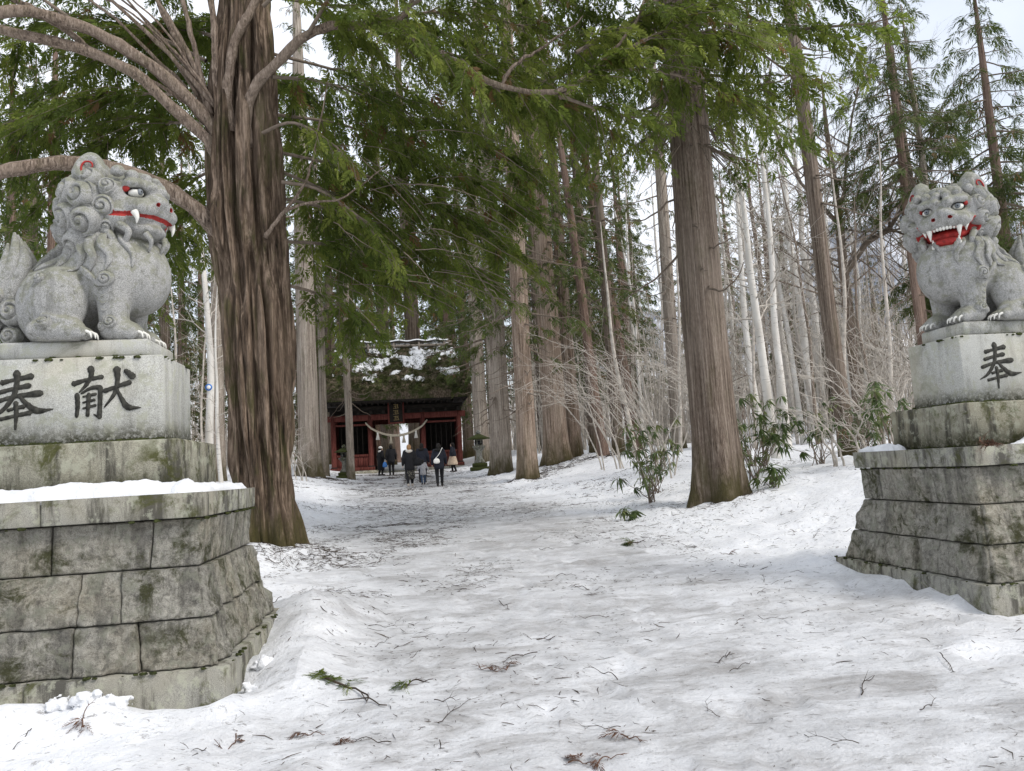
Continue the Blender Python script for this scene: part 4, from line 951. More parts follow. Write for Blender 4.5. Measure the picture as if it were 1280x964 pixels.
for k, x, y, sc in [(1, 11, 44, .95), (0, 15, 50, 1.), (0, 19, 62, 1.1), (1, 25, 58, 1.), (2, 27, 50, .8), (0, 30, 66, 1.1), (1, 24, 76, 1.2), (1, 16, 80, 1.3), (0, 33, 84, 1.2), (2, 34.5, 58, .9), (2, 42, 66, .95), (1, 45, 84, 1.1), (2, 52, 78, 1.), (2, 31, 41, .66), (2, 38, 46, .7), (0, 22, 92, 1.4), (0, 40, 98, 1.4), (0, 11.6, 47, .95), (0, 14, 57, 1.1), (1, 9.3, 52, 1.1), (2, 26.5, 45, .8), (0, 37, 72, 1.2)]:
    put_conifer(k, x, y, sc, 'conifer standing among the birches of the right-hand wood', 'conifers among the birches')
# leaning and special trunks of the right-hand wood
conifer('slender brown conifer trunk leaning left in front of the birches', 11.3, 18.6, .21, 22, (-.03, 0), 13, 2.0, 24, 41, 'bark_cedar', 'leaf_dark', .8, group='slim conifers by the open-mouth lion', dead=34, na=24)
conifer('dark slim pine rising behind the open-mouth lion', 19.6, 26.6, .17, 20, (.004, 0), 9.5, 3.4, 50, 42, 'bark_red', 'leaf_dark', 1.2, group='slim conifers by the open-mouth lion', T=FRN, dead=16, na=20, size=.62)
conifer('second dark slim pine twinned with the one behind the open-mouth lion', 20.2, 27.2, .19, 21, (-.006, 0), 10, 3.6, 50, 43, 'bark_red', 'leaf_dark', 1.2, group='slim conifers by the open-mouth lion', T=FRN, dead=16, na=20, size=.62)
conifer('dark conifer with drooping needle boughs overhanging the open-mouth lion', 24.5, 27.5, .24, 20, (0, 0), 6.0, 5.0, 74, 44, 'bark_red', 'leaf_dark', 1.3, group='slim conifers by the open-mouth lion', T=FRN, na=20, size=.7)
conifer('brown cedar trunk rising behind the tail of the closed-mouth lion', -14.5, 34, .27, 22, (0, 0), 10, 3.2, 40, 45, 'bark_red', 'leaf_dark', .9, dead=26, na=24)
conifer('pale cedar trunk half hidden by the old furrowed tree', -8.6, 37, .30, 24, (0, 0), 13, 3., 36, 46, 'bark_pale', 'leaf_dark', .9, na=24)
conifer('very slim pale trunk beside the mossy-footed cedar', -4.25, 41, .20, 22, (0, 0), 13, 2., 20, 47, 'bark_pale', 'leaf_dark', .9, na=20)
B_ = 'white birches in the wood'
birch_sign = bare_tree('white birch carrying a small blue tag beside the old furrowed tree', -7.35, 30, .155, 13, (-.05, 0), 51, group=B_, curve=.6)
bare_tree('white birch seen above the back of the closed-mouth lion', -17.5, 42, .22, 16, (0, 0), 52, group=B_)
for i, (x, y, r, h, ln) in enumerate([(22.5, 40, .27, 22, -.032), (24.2, 42, .24, 22, -.012), (10.2, 20.4, .13, 11, -.04), (12.9, 24.9, .135, 13, .006), (23.4, 44, .20, 20, -.03), (19.5, 38, .14, 15, .02)]):
    bare_tree(['tall white birch of the leaning pair behind the slender brown conifer', 'second tall white birch of the leaning pair behind the slender brown conifer', 'near slim birch growing out of the rhododendrons by the lone cedar', 'slim birch just behind the near birch of the rhododendrons', 'thinner white birch between the leaning pair', 'crooked thin birch left of the leaning pair'][i], x, y, r, h, (ln, 0), 60+i, group=B_, nb=26)
bare_tree('large leafless forked tree with spreading grey limbs behind the birches', 18.6, 29.5, .24, 16, (-.01, 0), 71, 'bark_limb', 'twig', 'leafless_tree', fork=[(.5, (-.6, 0, 1), 6, .13), (.45, (.8, .1, 1), 6.5, .14), (.62, (.3, -.2, 1), 5, .1)], nb=26, spread=1.3)
bare_tree('grey leafless trunk beside the twin pines', 21.3, 27.3, .20, 18, (-.02, 0), 72, 'bark_pale', 'twig', 'leafless_tree', nb=24, first=.45)
for i, (x, y, h) in enumerate([(13.6, 28, 13), (16.8, 31, 15), (18.2, 36, 17), (21, 34, 16), (25.5, 40, 18), (28.5, 46, 19), (17.5, 47, 18), (14.8, 45, 17), (30.5, 52, 20), (33.5, 47, 18), (12.4, 39.5, 15), (27.2, 33.5, 16), (22.4, 50, 19), (36.5, 50, 18)]):
    bare_tree('white-stemmed birch deep in the right-hand wood', x, y, q.uniform(.09, .16), h, (q.uniform(-.07, .05), 0), 160+i, 'birch', 'twig_pale', 'birch_tree', 'birches deep in the right-hand wood', .25, 24, 1.2, q.uniform(-1, 1))
for i, (x, y, h) in enumerate([(16.5, 27.5, 18), (23.5, 31.5, 19), (27.5, 37, 20), (20.5, 42, 21)]):
    bare_tree('tall leafless tree with fine spreading twigs above the birches', x, y, .17, h, (q.uniform(-.04, .04), 0), 180+i, 'bark_limb', 'twig', 'leafless_tree', 'tall leafless trees above the birches', .3, 34, 1.7, .3)
for i, (x, y, h) in enumerate([(14.3, 21.6, 8), (13.4, 22.4, 10), (16.2, 24, 11), (15.2, 27, 12), (12.2, 26, 9), (17.6, 33, 13), (26.5, 36, 14), (29, 40, 15), (25.5, 33, 13), (9.4, 24, 8), (8.3, 27.5, 9), (10.2, 28, 10), (31, 48, 16), (34, 44, 15), (15.6, 37, 14), (20.3, 47, 16), (28, 54, 17), (14, 31, 11), (36, 54, 16), (19, 33.5, 12)]):
    bare_tree('thin %s leafless sapling in the undergrowth of the right-hand wood' % ('pale' if i % 3 else 'brown'), x, y, q.uniform(.05, .10), h, (q.uniform(-.08, .08), 0), 80+i, 'twig_pale' if i % 3 else 'twig', 'twig_pale' if i % 2 else 'twig', 'leafless_tree', 'thin leafless saplings right of the path', .2, 20, 1.1, q.uniform(-1, 1))
for i, (x, y, h) in enumerate([(-6.2, 27, 7), (-8.2, 33, 9), (-10.5, 36, 10), (-12.6, 39, 12), (-16, 37, 12), (-19, 46, 14), (-22.5, 48, 14), (-11.4, 29, 8), (-6.6, 44, 9), (-14.5, 46, 13)]):
    bare_tree('thin %s leafless sapling in the wood behind the closed-mouth lion' % ('pale grey' if i % 3 else 'white-barked'), x, y, q.uniform(.05, .10), h, (q.uniform(-.06, .06), 0), 120+i, 'birch' if i % 3 == 0 else 'twig_pale', 'twig_pale', 'leafless_tree', 'thin leafless saplings left of the path', .2, 20, 1.1, q.uniform(-1, 1))
# far bare woodland on the hillside: nobody could count it
mw = MB(); q = np.random.default_rng(9); n = 7000
ang = q.uniform(-.62, .95, n); dist = 46 + 190*q.random(n)**1.5; X = np.sin(ang)*dist; Y = np.cos(ang)*dist
ok = (np.abs(X - path_x(Y)) > 8) & ((X > 0) | (dist > 60)); X, Y = X[ok], Y[ok]; Z = gz(X, Y); Vs = []; 
for k in range(3):
    H = q.uniform(3, 13, len(X))*(1 if k == 0 else .6); w = q.uniform(.02, .07, len(X))*(1 if k == 0 else .5); lx = q.normal(0, .09, len(X)) + (k > 0)*q.choice([-.4, .4], len(X)); ly = q.normal(0, .1, len(X)); b = (k > 0)*H*.5*q.uniform(.5, 1, len(X)); 
    a0 = np.stack([X, Y, Z-.2 + b], -1); a1 = a0 + np.stack([lx*H, ly*H, H], -1)
    for ph in range(3):
        o = np.stack([np.cos(ph*2.1)*w, np.sin(ph*2.1)*w, 0*w], -1); Vs += [a0 + o, a1 + o*.25]
N = len(X); V = np.concatenate(Vs); Q = []; ii = np.arange(N)
for k in range(3):
    for ph in range(3):
        p0 = (k*6 + ph*2)*N; p1 = (k*6 + ((ph+1) % 3)*2)*N; Q.append(np.stack([p0+ii, p1+ii, p1+N+ii, p0+N+ii], 1))
ob('far_bare_woodland', mk('far_bare_woodland', V, np.concatenate(Q), False, M['twig_pale']), kind='stuff', label='pale bare brushwood covering the far hillside')
# mountain peeking over the wood
mx = np.linspace(-1, 1, 70); my = np.linspace(0, 1, 40); A, B = np.meshgrid(mx, my)
rid = (fbm(np.stack([A*5+9, B*4, 0*A], -1), 5, 61)); hz = (np.exp(-((A+.05)/.35)**2)*1.0 + .75*np.exp(-((A-.55)/.3)**2) + .6*np.exp(-((A+.75)/.35)**2))*np.sin(np.clip(B, 0, 1)*np.pi*.62)
ma = math.radians(37); cx, cy = math.sin(ma)*1150, math.cos(ma)*1150; dx, dy = math.cos(ma), -math.sin(ma)
Vm_ = np.stack([cx + A*700*dx + (B-.2)*500*math.sin(ma), cy + A*700*dy + (B-.2)*500*math.cos(ma), 20 + 470*hz*(.55+.75*rid)], -1)
def m_mountain():
    t = NT('haze-tinted snowy rock and bare forest'); v = t.obj(world=True); n = t.noise(v, .012, 9, .68); z = t.normal_z()
    c = t.mix(t.rng(n, .42, .58), (.20, .22, .26), (.60, .62, .66)); return t.done(c, .95, t.bump(n, .6, 12.), .1)  # blue-grey cast of rock and snow has the distance haze painted in
ob('mountain', mk('mountain', Vm_.reshape(-1, 3), grid_faces(40, 70), True, m_mountain()), kind='structure')
# ------------------------------------------------------------------ undergrowth
def leaf_whorl(n, r):
    out = []
    for k in range(n):
        a = k*2.4 + r.uniform(-.3, .3); L = r.uniform(.12, .22); w = L*.105; d = np.array((math.cos(a), math.sin(a), r.uniform(-1.6, .0))); d /= np.linalg.norm(d); s = norm(np.cross(d, (0, 0, 1))); m = d*L*.5 + np.array((0, 0, .012)); t = d*L + np.array((0, 0, -.05))
        out.append([(0, 0, 0), m + s*w, t, m - s*w])
    return np.array(out)
LW = [leaf_whorl(9, np.random.default_rng(3)), leaf_whorl(8, np.random.default_rng(4)), leaf_whorl(10, np.random.default_rng(5))]
def rhodo(x, y, h, w, n, seed, label):
    q = np.random.default_rng(seed); root = ob('rhododendron_shrub', None, None, (x, y, ground_at(x, y)-.03), label=label, cat='shrub', group='leafy shrubs on the snow'); mw = MB(); sp = []
    for k in range(int(n*.62)):
        a = q.uniform(0, 6.28); R_ = w*1.15*math.sqrt(q.random()); hh = h*q.uniform(.35, 1.); P = spline([(q.normal(0, .06), q.normal(0, .06), 0), (R_*math.cos(a)*.4, R_*math.sin(a)*.4, hh*.5), (R_*math.cos(a), R_*math.sin(a), hh)], 9); P += np.cumsum(q.normal(0, .012, P.shape), 0)
        mw.tube(P, np.linspace(.011, .004, 9), 4, False); sp.append((P[-1], norm(P[-1]-P[-2])*.4 + np.array((1, 0, 0)), q.uniform(.8, 1.5), q.random()))
        for _ in range(1): i = q.integers(5, 8); sp.append((P[i], q.normal(0, 1, 3), q.uniform(.7, 1.2), q.random()))
    ob('stems', mw.mesh('stems', M['twig']), root, kind='stuff'); ob('leaves', leaves_mesh('leaves', sp, LW, M['leaf_broad'], seed, .25), root)
for i, a in enumerate([(5.0, 15.6, 1.5, .55, 22), (5.6, 17.2, 1.7, .7, 24), (7.2, 15.4, 1.5, .6, 26), (7.75, 16.2, 1.9, .7, 28), (8.6, 15.2, 1.3, .6, 20), (8.6, 18.4, 1.9, .8, 28), (6.85, 13.9, .45, .3, 12), (9.0, 13.3, 1.5, .5, 20), (9.7, 15.4, 1.8, .7, 24), (10.8, 14.8, 1.7, .6, 20), (-5.3, 41.2, 1.6, .8, 24), (11.4, 17.8, 1.7, .8, 22), (4.15, 14.2, .35, .25, 8), (12.6, 20, 1.8, .9, 24), (7.0, 21, 1.6, .8, 20)]):
    rhodo(*a, 200+i, ['shrub with long drooping green leaves at the left foot of the lone brown cedar', 'leafy green shrub among the pale arching stems left of the lone cedar', 'long-leaved shrub hugging the right side of the lone cedar', 'tall long-leaved shrub just right of the lone cedar', 'low leafy shrub between the lone cedar and the slender leaning conifer', 'leafy shrub behind the lone cedar', 'tiny leafy clump against the root of the lone cedar', 'leafy shrub at the left flank of the open-mouth lion pedestal', 'leafy shrub around the foot of the leaning conifer', 'yellowish leafy shrub behind the open-mouth lion pedestal', 'leafy shrub beside the left stone lantern', 'leafy shrub further behind the leaning conifer', 'small leafy sprout at the edge of the trodden path', 'leafy shrub near the foot of the leaning birches', 'leafy shrub in front of the younger cedars'][i])
def arching_shrub(x, y, h, n, seed, label):
    q = np.random.default_rng(seed); root = ob('leafless_shrub', None, None, (x, y, ground_at(x, y)-.05), label=label, cat='shrub', group='leafless arching shrubs'); st = MB()
    for k in range(n):
        a = q.uniform(2.2, 4.2) if q.random() < .6 else q.uniform(0, 6.28); L = h*q.uniform(.6, 1.1); d = np.array((math.cos(a), math.sin(a)*.6, 0)); s = np.linspace(0, 1, 14)[:, None]
        P = np.array((q.normal(0, .25), q.normal(0, .25), 0)) + d*L*.55*s**1.5 + np.array((0, 0, 1.))*(L*s - .35*L*s**3) + np.cumsum(q.normal(0, .03, (14, 3)), 0); st.tube(P, np.linspace(.026, .005, 14), 5, False)
        for _ in range(8):
            i = q.integers(3, 13); dd = norm(norm(P[i]-P[i-1]) + q.normal(0, .6, 3)); l = L*q.uniform(.12, .4); s2 = np.linspace(0, 1, 7)[:, None]; P2 = P[i] + dd*l*s2 + np.cumsum(q.normal(0, .025, (7, 3)), 0); st.tube(P2, np.linspace(.010, .003, 7), 3, False)
            for _ in range(2): j = q.integers(2, 6); d3 = norm(dd + q.normal(0, .7, 3)); st.tube(P2[j] + d3*l*.5*np.linspace(0, 1, 4)[:, None], np.linspace(.005, .002, 4), 3, False)
    ob('stems', st.mesh('stems', M['twig_pale']), root, kind='stuff')
for i, a in enumerate([(6.4, 19.6, 5.2, 7), (7.6, 21.6, 5.6, 7), (8.9, 20.4, 4.6, 6), (6.9, 24.8, 5.0, 6), (11.8, 17.5, 3.6, 8), (13.2, 18.8, 4.2, 10), (-4.4, 33, 3.0, 7), (9.8, 23, 5, 10), (-5.6, 37, 3.2, 8), (15.5, 20.2, 4.5, 10), (8.6, 14.4, 2.2, 6)]):
    arching_shrub(*a, 300+i, ['tall pale leafless shrub arching over the snow bank before the cedar cluster', 'tangled pale leafless shrub behind the first arching one', 'leafless shrub next to the lone cedar trunk', 'leafless shrub near the thin reddish cedars', 'low leafless shrub by the leaning conifer', 'leafless shrub behind the leaning conifer', 'small leafless shrub at the left bank before the gate', 'leafless shrub in front of the tall grey cedar', 'leafless shrub beside the mossy-footed cedar', 'leafless shrub behind the open-mouth lion pedestal', 'small leafless shrub between lone cedar and pedestal'][i])
# ------------------------------------------------------------------ red thatched gate
M['red_wood'] = m_bark('weathered red painted wood', (.050, .018, .015), (.115, .033, .027), (.19, .068, .056), 14, 1.2, .0, .3, .01)
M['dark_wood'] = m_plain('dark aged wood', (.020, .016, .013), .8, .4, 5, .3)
M['grey_wood'] = m_plain('grey weathered wood', (.22, .19, .16), .9, .3, 8, .3)
M['rope'] = m_plain('straw rope', (.50, .45, .36), .9, .2, 30, .5)
M['paper'] = m_plain('white paper', (.75, .74, .70), .8, .05, 20, .05)
M['gold'] = m_plain('faded gilt', (.36, .27, .12), .5, .2, 20, .1)
def m_thatch():
    t = NT('mossy thatch'); v = t.obj(); n = t.noise(v, 1.6, 7, .7); f = t.noise(t.obj((9, 3, 3)), 2., 6, .75)
    c = t.mix(t.rng(f, .40, .6), (.045, .035, .025), (.19, .15, .11)); c = t.mix(t.rng(n, .45, .6), c, (.045, .058, .018)); return t.done(c, .95, t.bump(f, .9, .08), .1)
M['thatch'] = m_thatch()
def build_gate():
    GX, GY = -.62, 50.0; z0 = ground_at(GX, 49.) + .10
    root = ob('shrine_gate', None, None, (GX, GY, z0), label='red wooden shrine gate with thick mossy thatched roof and straw rope', cat='gate')
    def part(name, mat, par=root, smooth=False, **k):
        mb = MB(); return mb, (lambda: ob(name, mb.mesh(name, M[mat], smooth), par))
    def bx(name, lo, hi, mat, bev=.01, par=root): mb = MB(); mb.box(lo, hi, None, bev); return ob(name, mb.mesh(name, M[mat]), par)
    xs_ = (-4.0, -1.68, 1.68, 4.0); rows = (0., 2.2, 4.4)
    bx('stone_footing', (-4.7, -.8, -.6), (-1.25, 5.2, .12), 'stone'); bx('stone_footing', (1.25, -.8, -.6), (4.7, 5.2, .12), 'stone'); bx('threshold', (-1.25, -.6, -.6), (1.25, 5., .02), 'stone_dark')
    for x in xs_:
        for y in rows:
            mb = MB(); mb.lathe([(.20, .12), (.20, .2), (.165, .22), (.165, 3.75)], 14, (x, y, 0)); ob('post', mb.mesh('post', M['red_wood']), root)
            bx('post_shoe', (x-.19, y-.19, .125), (x+.19, y+.19, .42), 'dark_wood')
    for y in rows[::2]:
        bx('lintel', (-4.45, y-.13, 3.30), (4.45, y+.13, 3.66), 'red_wood'); bx('upper_beam', (-4.3, y-.11, 3.96), (4.3, y+.11, 4.2), 'dark_wood'); bx('frieze_board', (-4.2, y-.02, 3.655), (4.2, y+.02, 3.965), 'dark_wood')
        for a, b in ((-3.83, -1.85), (1.85, 3.83)): bx('sill_rail', (a, y-.08, 1.0), (b, y+.08, 1.16), 'red_wood'); bx('head_rail', (a, y-.07, 2.98), (b, y+.07, 3.1), 'red_wood')
        n = 11
        for i in range(n):
            x = -4.0 + 8.0*i/(n-1); bx('bracket', (x-.10, y-.28, 3.70), (x+.10, y+.28, 3.95), 'dark_wood')
    for a, b in ((-3.83, -1.85), (1.85, 3.83)):
        n = 6; w = (b-a)/n
        for i in range(n): bx('board', (a+w*i+.006, -.035, .2), (a+w*(i+1)-.006, .035, .995), 'red_wood', .006)
        bx('ground_sill', (a-.1, -.10, .06), (b+.1, .10, .2), 'red_wood')
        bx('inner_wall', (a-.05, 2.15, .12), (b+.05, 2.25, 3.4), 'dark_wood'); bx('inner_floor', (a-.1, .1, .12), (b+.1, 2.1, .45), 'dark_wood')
        # slender lattice bars of the bay
        for i in range(5): x = a + (b-a)*(i+1)/6; bx('lattice_bar', (x-.02, .02, 1.16), (x+.02, .06, 2.98), 'dark_wood', .004)
        bx('stepping_beam', (a-.4, -.35, .12), (b+.4, -.16, .34), 'red_wood')
    for x in (-4.0, 4.0): bx('side_wall', (x-.04, .15, .2), (x+.04, 4.25, 3.3), 'red_wood')
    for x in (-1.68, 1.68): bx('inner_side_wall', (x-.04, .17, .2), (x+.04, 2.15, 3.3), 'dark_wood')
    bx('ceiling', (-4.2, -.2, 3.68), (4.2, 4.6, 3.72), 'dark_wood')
    # roof
    hx, hy, rx, ze, zr = 4.95, 4.0, 3.75, 4.45, 8.55; yc = 2.2; nx, ny = 70, 50
    gx = np.linspace(-hx, hx, nx); gy = np.linspace(-hy, hy, ny); A, Bv = np.meshgrid(gx, gy)
    f = np.minimum((hx-np.abs(A))/(hx-rx), (hy-np.abs(Bv))/hy); f = np.clip(f, 0, 1)**.93
    nz = (fbm(np.stack([A*1.3, Bv*1.3, 0*A], -1), 4, 71)-.45)*.35; Z = ze + .42 + (zr-ze-.42)*f + nz*np.clip(f*6, .15, 1)
    V = np.stack([A, Bv+yc, Z], -1).reshape(-1, 3); Q = list(grid_faces(ny, nx)); k = nx*ny
    ins = np.stack([A*.93, Bv*.9+yc, np.full_like(A, ze)], -1).reshape(-1, 3)
    per = [i for i in range(nx)] + [j*nx+nx-1 for j in range(1, ny)] + [(ny-1)*nx+i for i in range(nx-2, -1, -1)] + [j*nx for j in range(ny-2, 0, -1)]
    lo = ins[per]; Vall = np.vstack([V, lo]); m = len(per)
    for i in range(m): Q.append([per[(i+1) % m], per[i], k+i, k+(i+1) % m])
    roof = ob('roof', mk('roof', Vall, np.array(Q), True, M['thatch']), root)
    bx('eave_board', (-hx*.92, yc-hy*.89, ze-.09), (hx*.92, yc+hy*.89, ze+.02), 'dark_wood')
    for i in range(25):
        x = -4.4 + 8.8*i/24; bx('rafter', (x-.045, yc-hy*.86, ze-.21), (x+.045, yc-2.3, ze-.095), 'dark_wood', .005)
    # snow lying on the upper slope in ragged patches
    def zf(x, y):
        f = np.clip(np.minimum((hx-np.abs(x))/(hx-rx), (hy-np.abs(y))/hy), 0, 1)**.93; return ze + .42 + (zr-ze-.42)*f + (fbm(np.stack([x*1.3, y*1.3, 0*x], -1), 4, 71)-.45)*.35*np.clip(f*6, .15, 1)
    gx = np.linspace(-3.9, 4.2, 150); gy = np.linspace(-3.3, 0, 90); A, Bv = np.meshgrid(gx, gy)
    nn = fbm(np.stack([A*1.25+4, Bv*1.9, 0*A], -1), 4, 83); fr = (Bv+3.3)/3.3; thr = .60 - .185*fr - .03*np.clip(A/4, -1, 1); th = (nn-thr)
    V = np.stack([A, Bv+yc, zf(A, Bv) + .015 + np.clip(th*1.2, -.03, .13)], -1).reshape(-1, 3); Q = grid_faces(90, 150); Q = Q[(th.reshape(-1)[Q] > 0).any(1)]
    ids, inv = np.unique(Q, return_inverse=True); ob('snow', mk('snow', V[ids], inv.reshape(-1, 4), True, M['snow']), roof, kind='stuff')
    # ferns and grass growing in the thatch
    q = np.random.default_rng(4); sp = []
    for _ in range(2600):
        x = q.uniform(-4.8, 4.8); y = -3.95 + 3.9*q.random()**1.3; z = float(zf(np.array(x), np.array(y))); sp.append(((x, y+yc, z), (q.normal(0, .6), -.6 + q.normal(0, .4), q.uniform(-.2, .9)), q.uniform(.16, .42), q.random()*.8))
    ob('roof_ferns', leaves_mesh('roof_ferns', sp, FRN + FRL, M['leaf_olive'], 9, .8), roof, kind='stuff')
    # ridge: log rails with snow on them
    for y, z in ((-.42, 8.34), (0., 8.62), (.42, 8.34)):
        mb = MB(); mb.tube([(-3.95, y+yc, z), (0, y+yc, z+.02), (3.95, y+yc, z)], [.10, .11, .10], 10); ob('ridge_log', mb.mesh('ridge_log', M['grey_wood'], True), roof)
    for i in range(5):
        x = -3.4 + 1.7*i; mb = MB(); mb.tube([(x, yc-.75, 8.05), (x, yc-.1, 8.75), (x, yc+.1, 8.75), (x, yc+.75, 8.05)], .075, 8); ob('ridge_strut', mb.mesh('ridge_strut', M['grey_wood'], True), roof)
    A = np.linspace(-2.2, 3.7, 60); V = []; 
    for w in (-.28, -.14, 0, .14, .28): V.append(np.stack([A, np.full_like(A, yc-.1+w), 8.72 + .12*(1-(w/.28)**2) + .04*np.sin(A*5)], -1))
    ob('ridge_snow', mk('ridge_snow', np.concatenate(V), grid_faces(5, 60), True, M['snow']), roof)
    # straw rope with tassels
    a = np.linspace(-1, 1, 60); P = np.stack([a*1.95, np.full_like(a, -.30), 3.02 + .0*a - .78*(1-a**2)*1. + .12*np.clip(np.abs(a)*6-5, 0, 1)], -1); rope = MB()
    for ph in (0, 2.1, 4.2):
        tw = a*40 + ph; rr = .055*(1.15-.35*np.abs(a)); rope.tube(P + np.stack([0*a, np.cos(tw)*rr*.7, np.sin(tw)*rr*.7], -1), rr*.85, 6)
    ro = ob('straw_rope', rope.mesh('straw_rope', M['rope'], True), root)
    for t in (-.62, -.2, .22, .62):
        x = t*1.95; z = 3.02-.78*(1-t*t); mb = MB(); mb.lathe([(.03, 0), (.07, -.08), (.05, -.14), (.13, -.52)][::-1], 10, (x, -.30, z)); ob('tassel', mb.mesh('tassel', M['paper' if abs(t) > .5 else 'rope'], True), ro)
    # name board
    pb = bx('name_board', (-.42, -.30, 3.10), (.42, -.17, 4.36), 'dark_wood')
    for lo, hi in (((-.52, -.34, 3.06), (-.42, -.16, 4.40)), ((.42, -.34, 3.06), (.52, -.16, 4.40)), ((-.52, -.34, 4.36), (.52, -.16, 4.46)), ((-.52, -.34, 3.0), (.52, -.16, 3.10))): bx('board_frame', lo, hi, 'red_wood', .01, pb)
    mb = MB()
    for cz in (4.12, 3.74, 3.36):
        for (x0, z0_, x1, z1) in ((-.16, .10, .16, .12), (-.12, .0, .14, .02), (-.02, .14, -.01, -.15), (-.17, -.13, .18, -.11), (.10, .1, .13, -.08)):
            mb.tube([(x0, -.304, cz+z0_), (x1, -.304, cz+z1)], .016, 6)
    ob('board_lettering', mb.mesh('board_lettering', M['gold']), pb, kind='stuff')
    return root
build_gate()
# ------------------------------------------------------------------ stone lanterns
M['lantern'] = m_granite('lantern granite', (.26, .26, .24), .9, .6, .3)
def lantern(x, y, s, label):
    root = ob('stone_lantern', None, None, (x, y, ground_at(x, y)-.05), label=label, cat='lantern', group='stone lanterns before the gate'); root.scale = (s, s, s)
    def L(name, prof, n=6, mat='lantern', rot=0): mb = MB(); mb.lathe(prof, n, rot=rot); return ob(name, mb.mesh(name, M[mat]), root)
    mb = MB(); mb.box((-.5, -.5, 0), (.5, .5, .22), None, .03); ob('base_step', mb.mesh('base_step', M['moss']), root)
    mb = MB(); mb.box((-.38, -.38, .215), (.38, .38, .42), None, .03); ob('base_step', mb.mesh('base_step', M['moss']), root)
    L('pedestal', [(.30, .41), (.30, .50), (.24, .58), (.17, .66), (.15, .9), (.165, 1.05), (.25, 1.14), (.30, 1.2)], 12)
    L('platform', [(.22, 1.19), (.36, 1.26), (.36, 1.33), (.30, 1.35)], 6); fb = L('firebox', [(.22, 1.34), (.23, 1.5), (.22, 1.68)], 6)
    for k in range(6):
        a = k*math.pi/3 + math.pi/6; mb = MB(); Mx = Matrix.Rotation(a, 4, 'Z'); mb.box((.175, -.075, 1.41), (.212, .075, 1.61), Mx); ob('window', mb.mesh('window', M['black_paint']), fb)
    L('roof', [(.30, 1.675), (.62, 1.70), (.62, 1.74), (.40, 1.84), (.20, 1.93), (.12, 1.97)], 6, 'moss'); L('finial', [(.09, 1.965), (.13, 2.0), (.14, 2.07), (.09, 2.14), (.02, 2.2)], 10)
lantern(-3.3, 41.3, .82, 'low stone lantern with mossy cap left of the path'); lantern(3.75, 40.6, .98, 'taller stone lantern with flat mossy cap beside the cedar cluster')
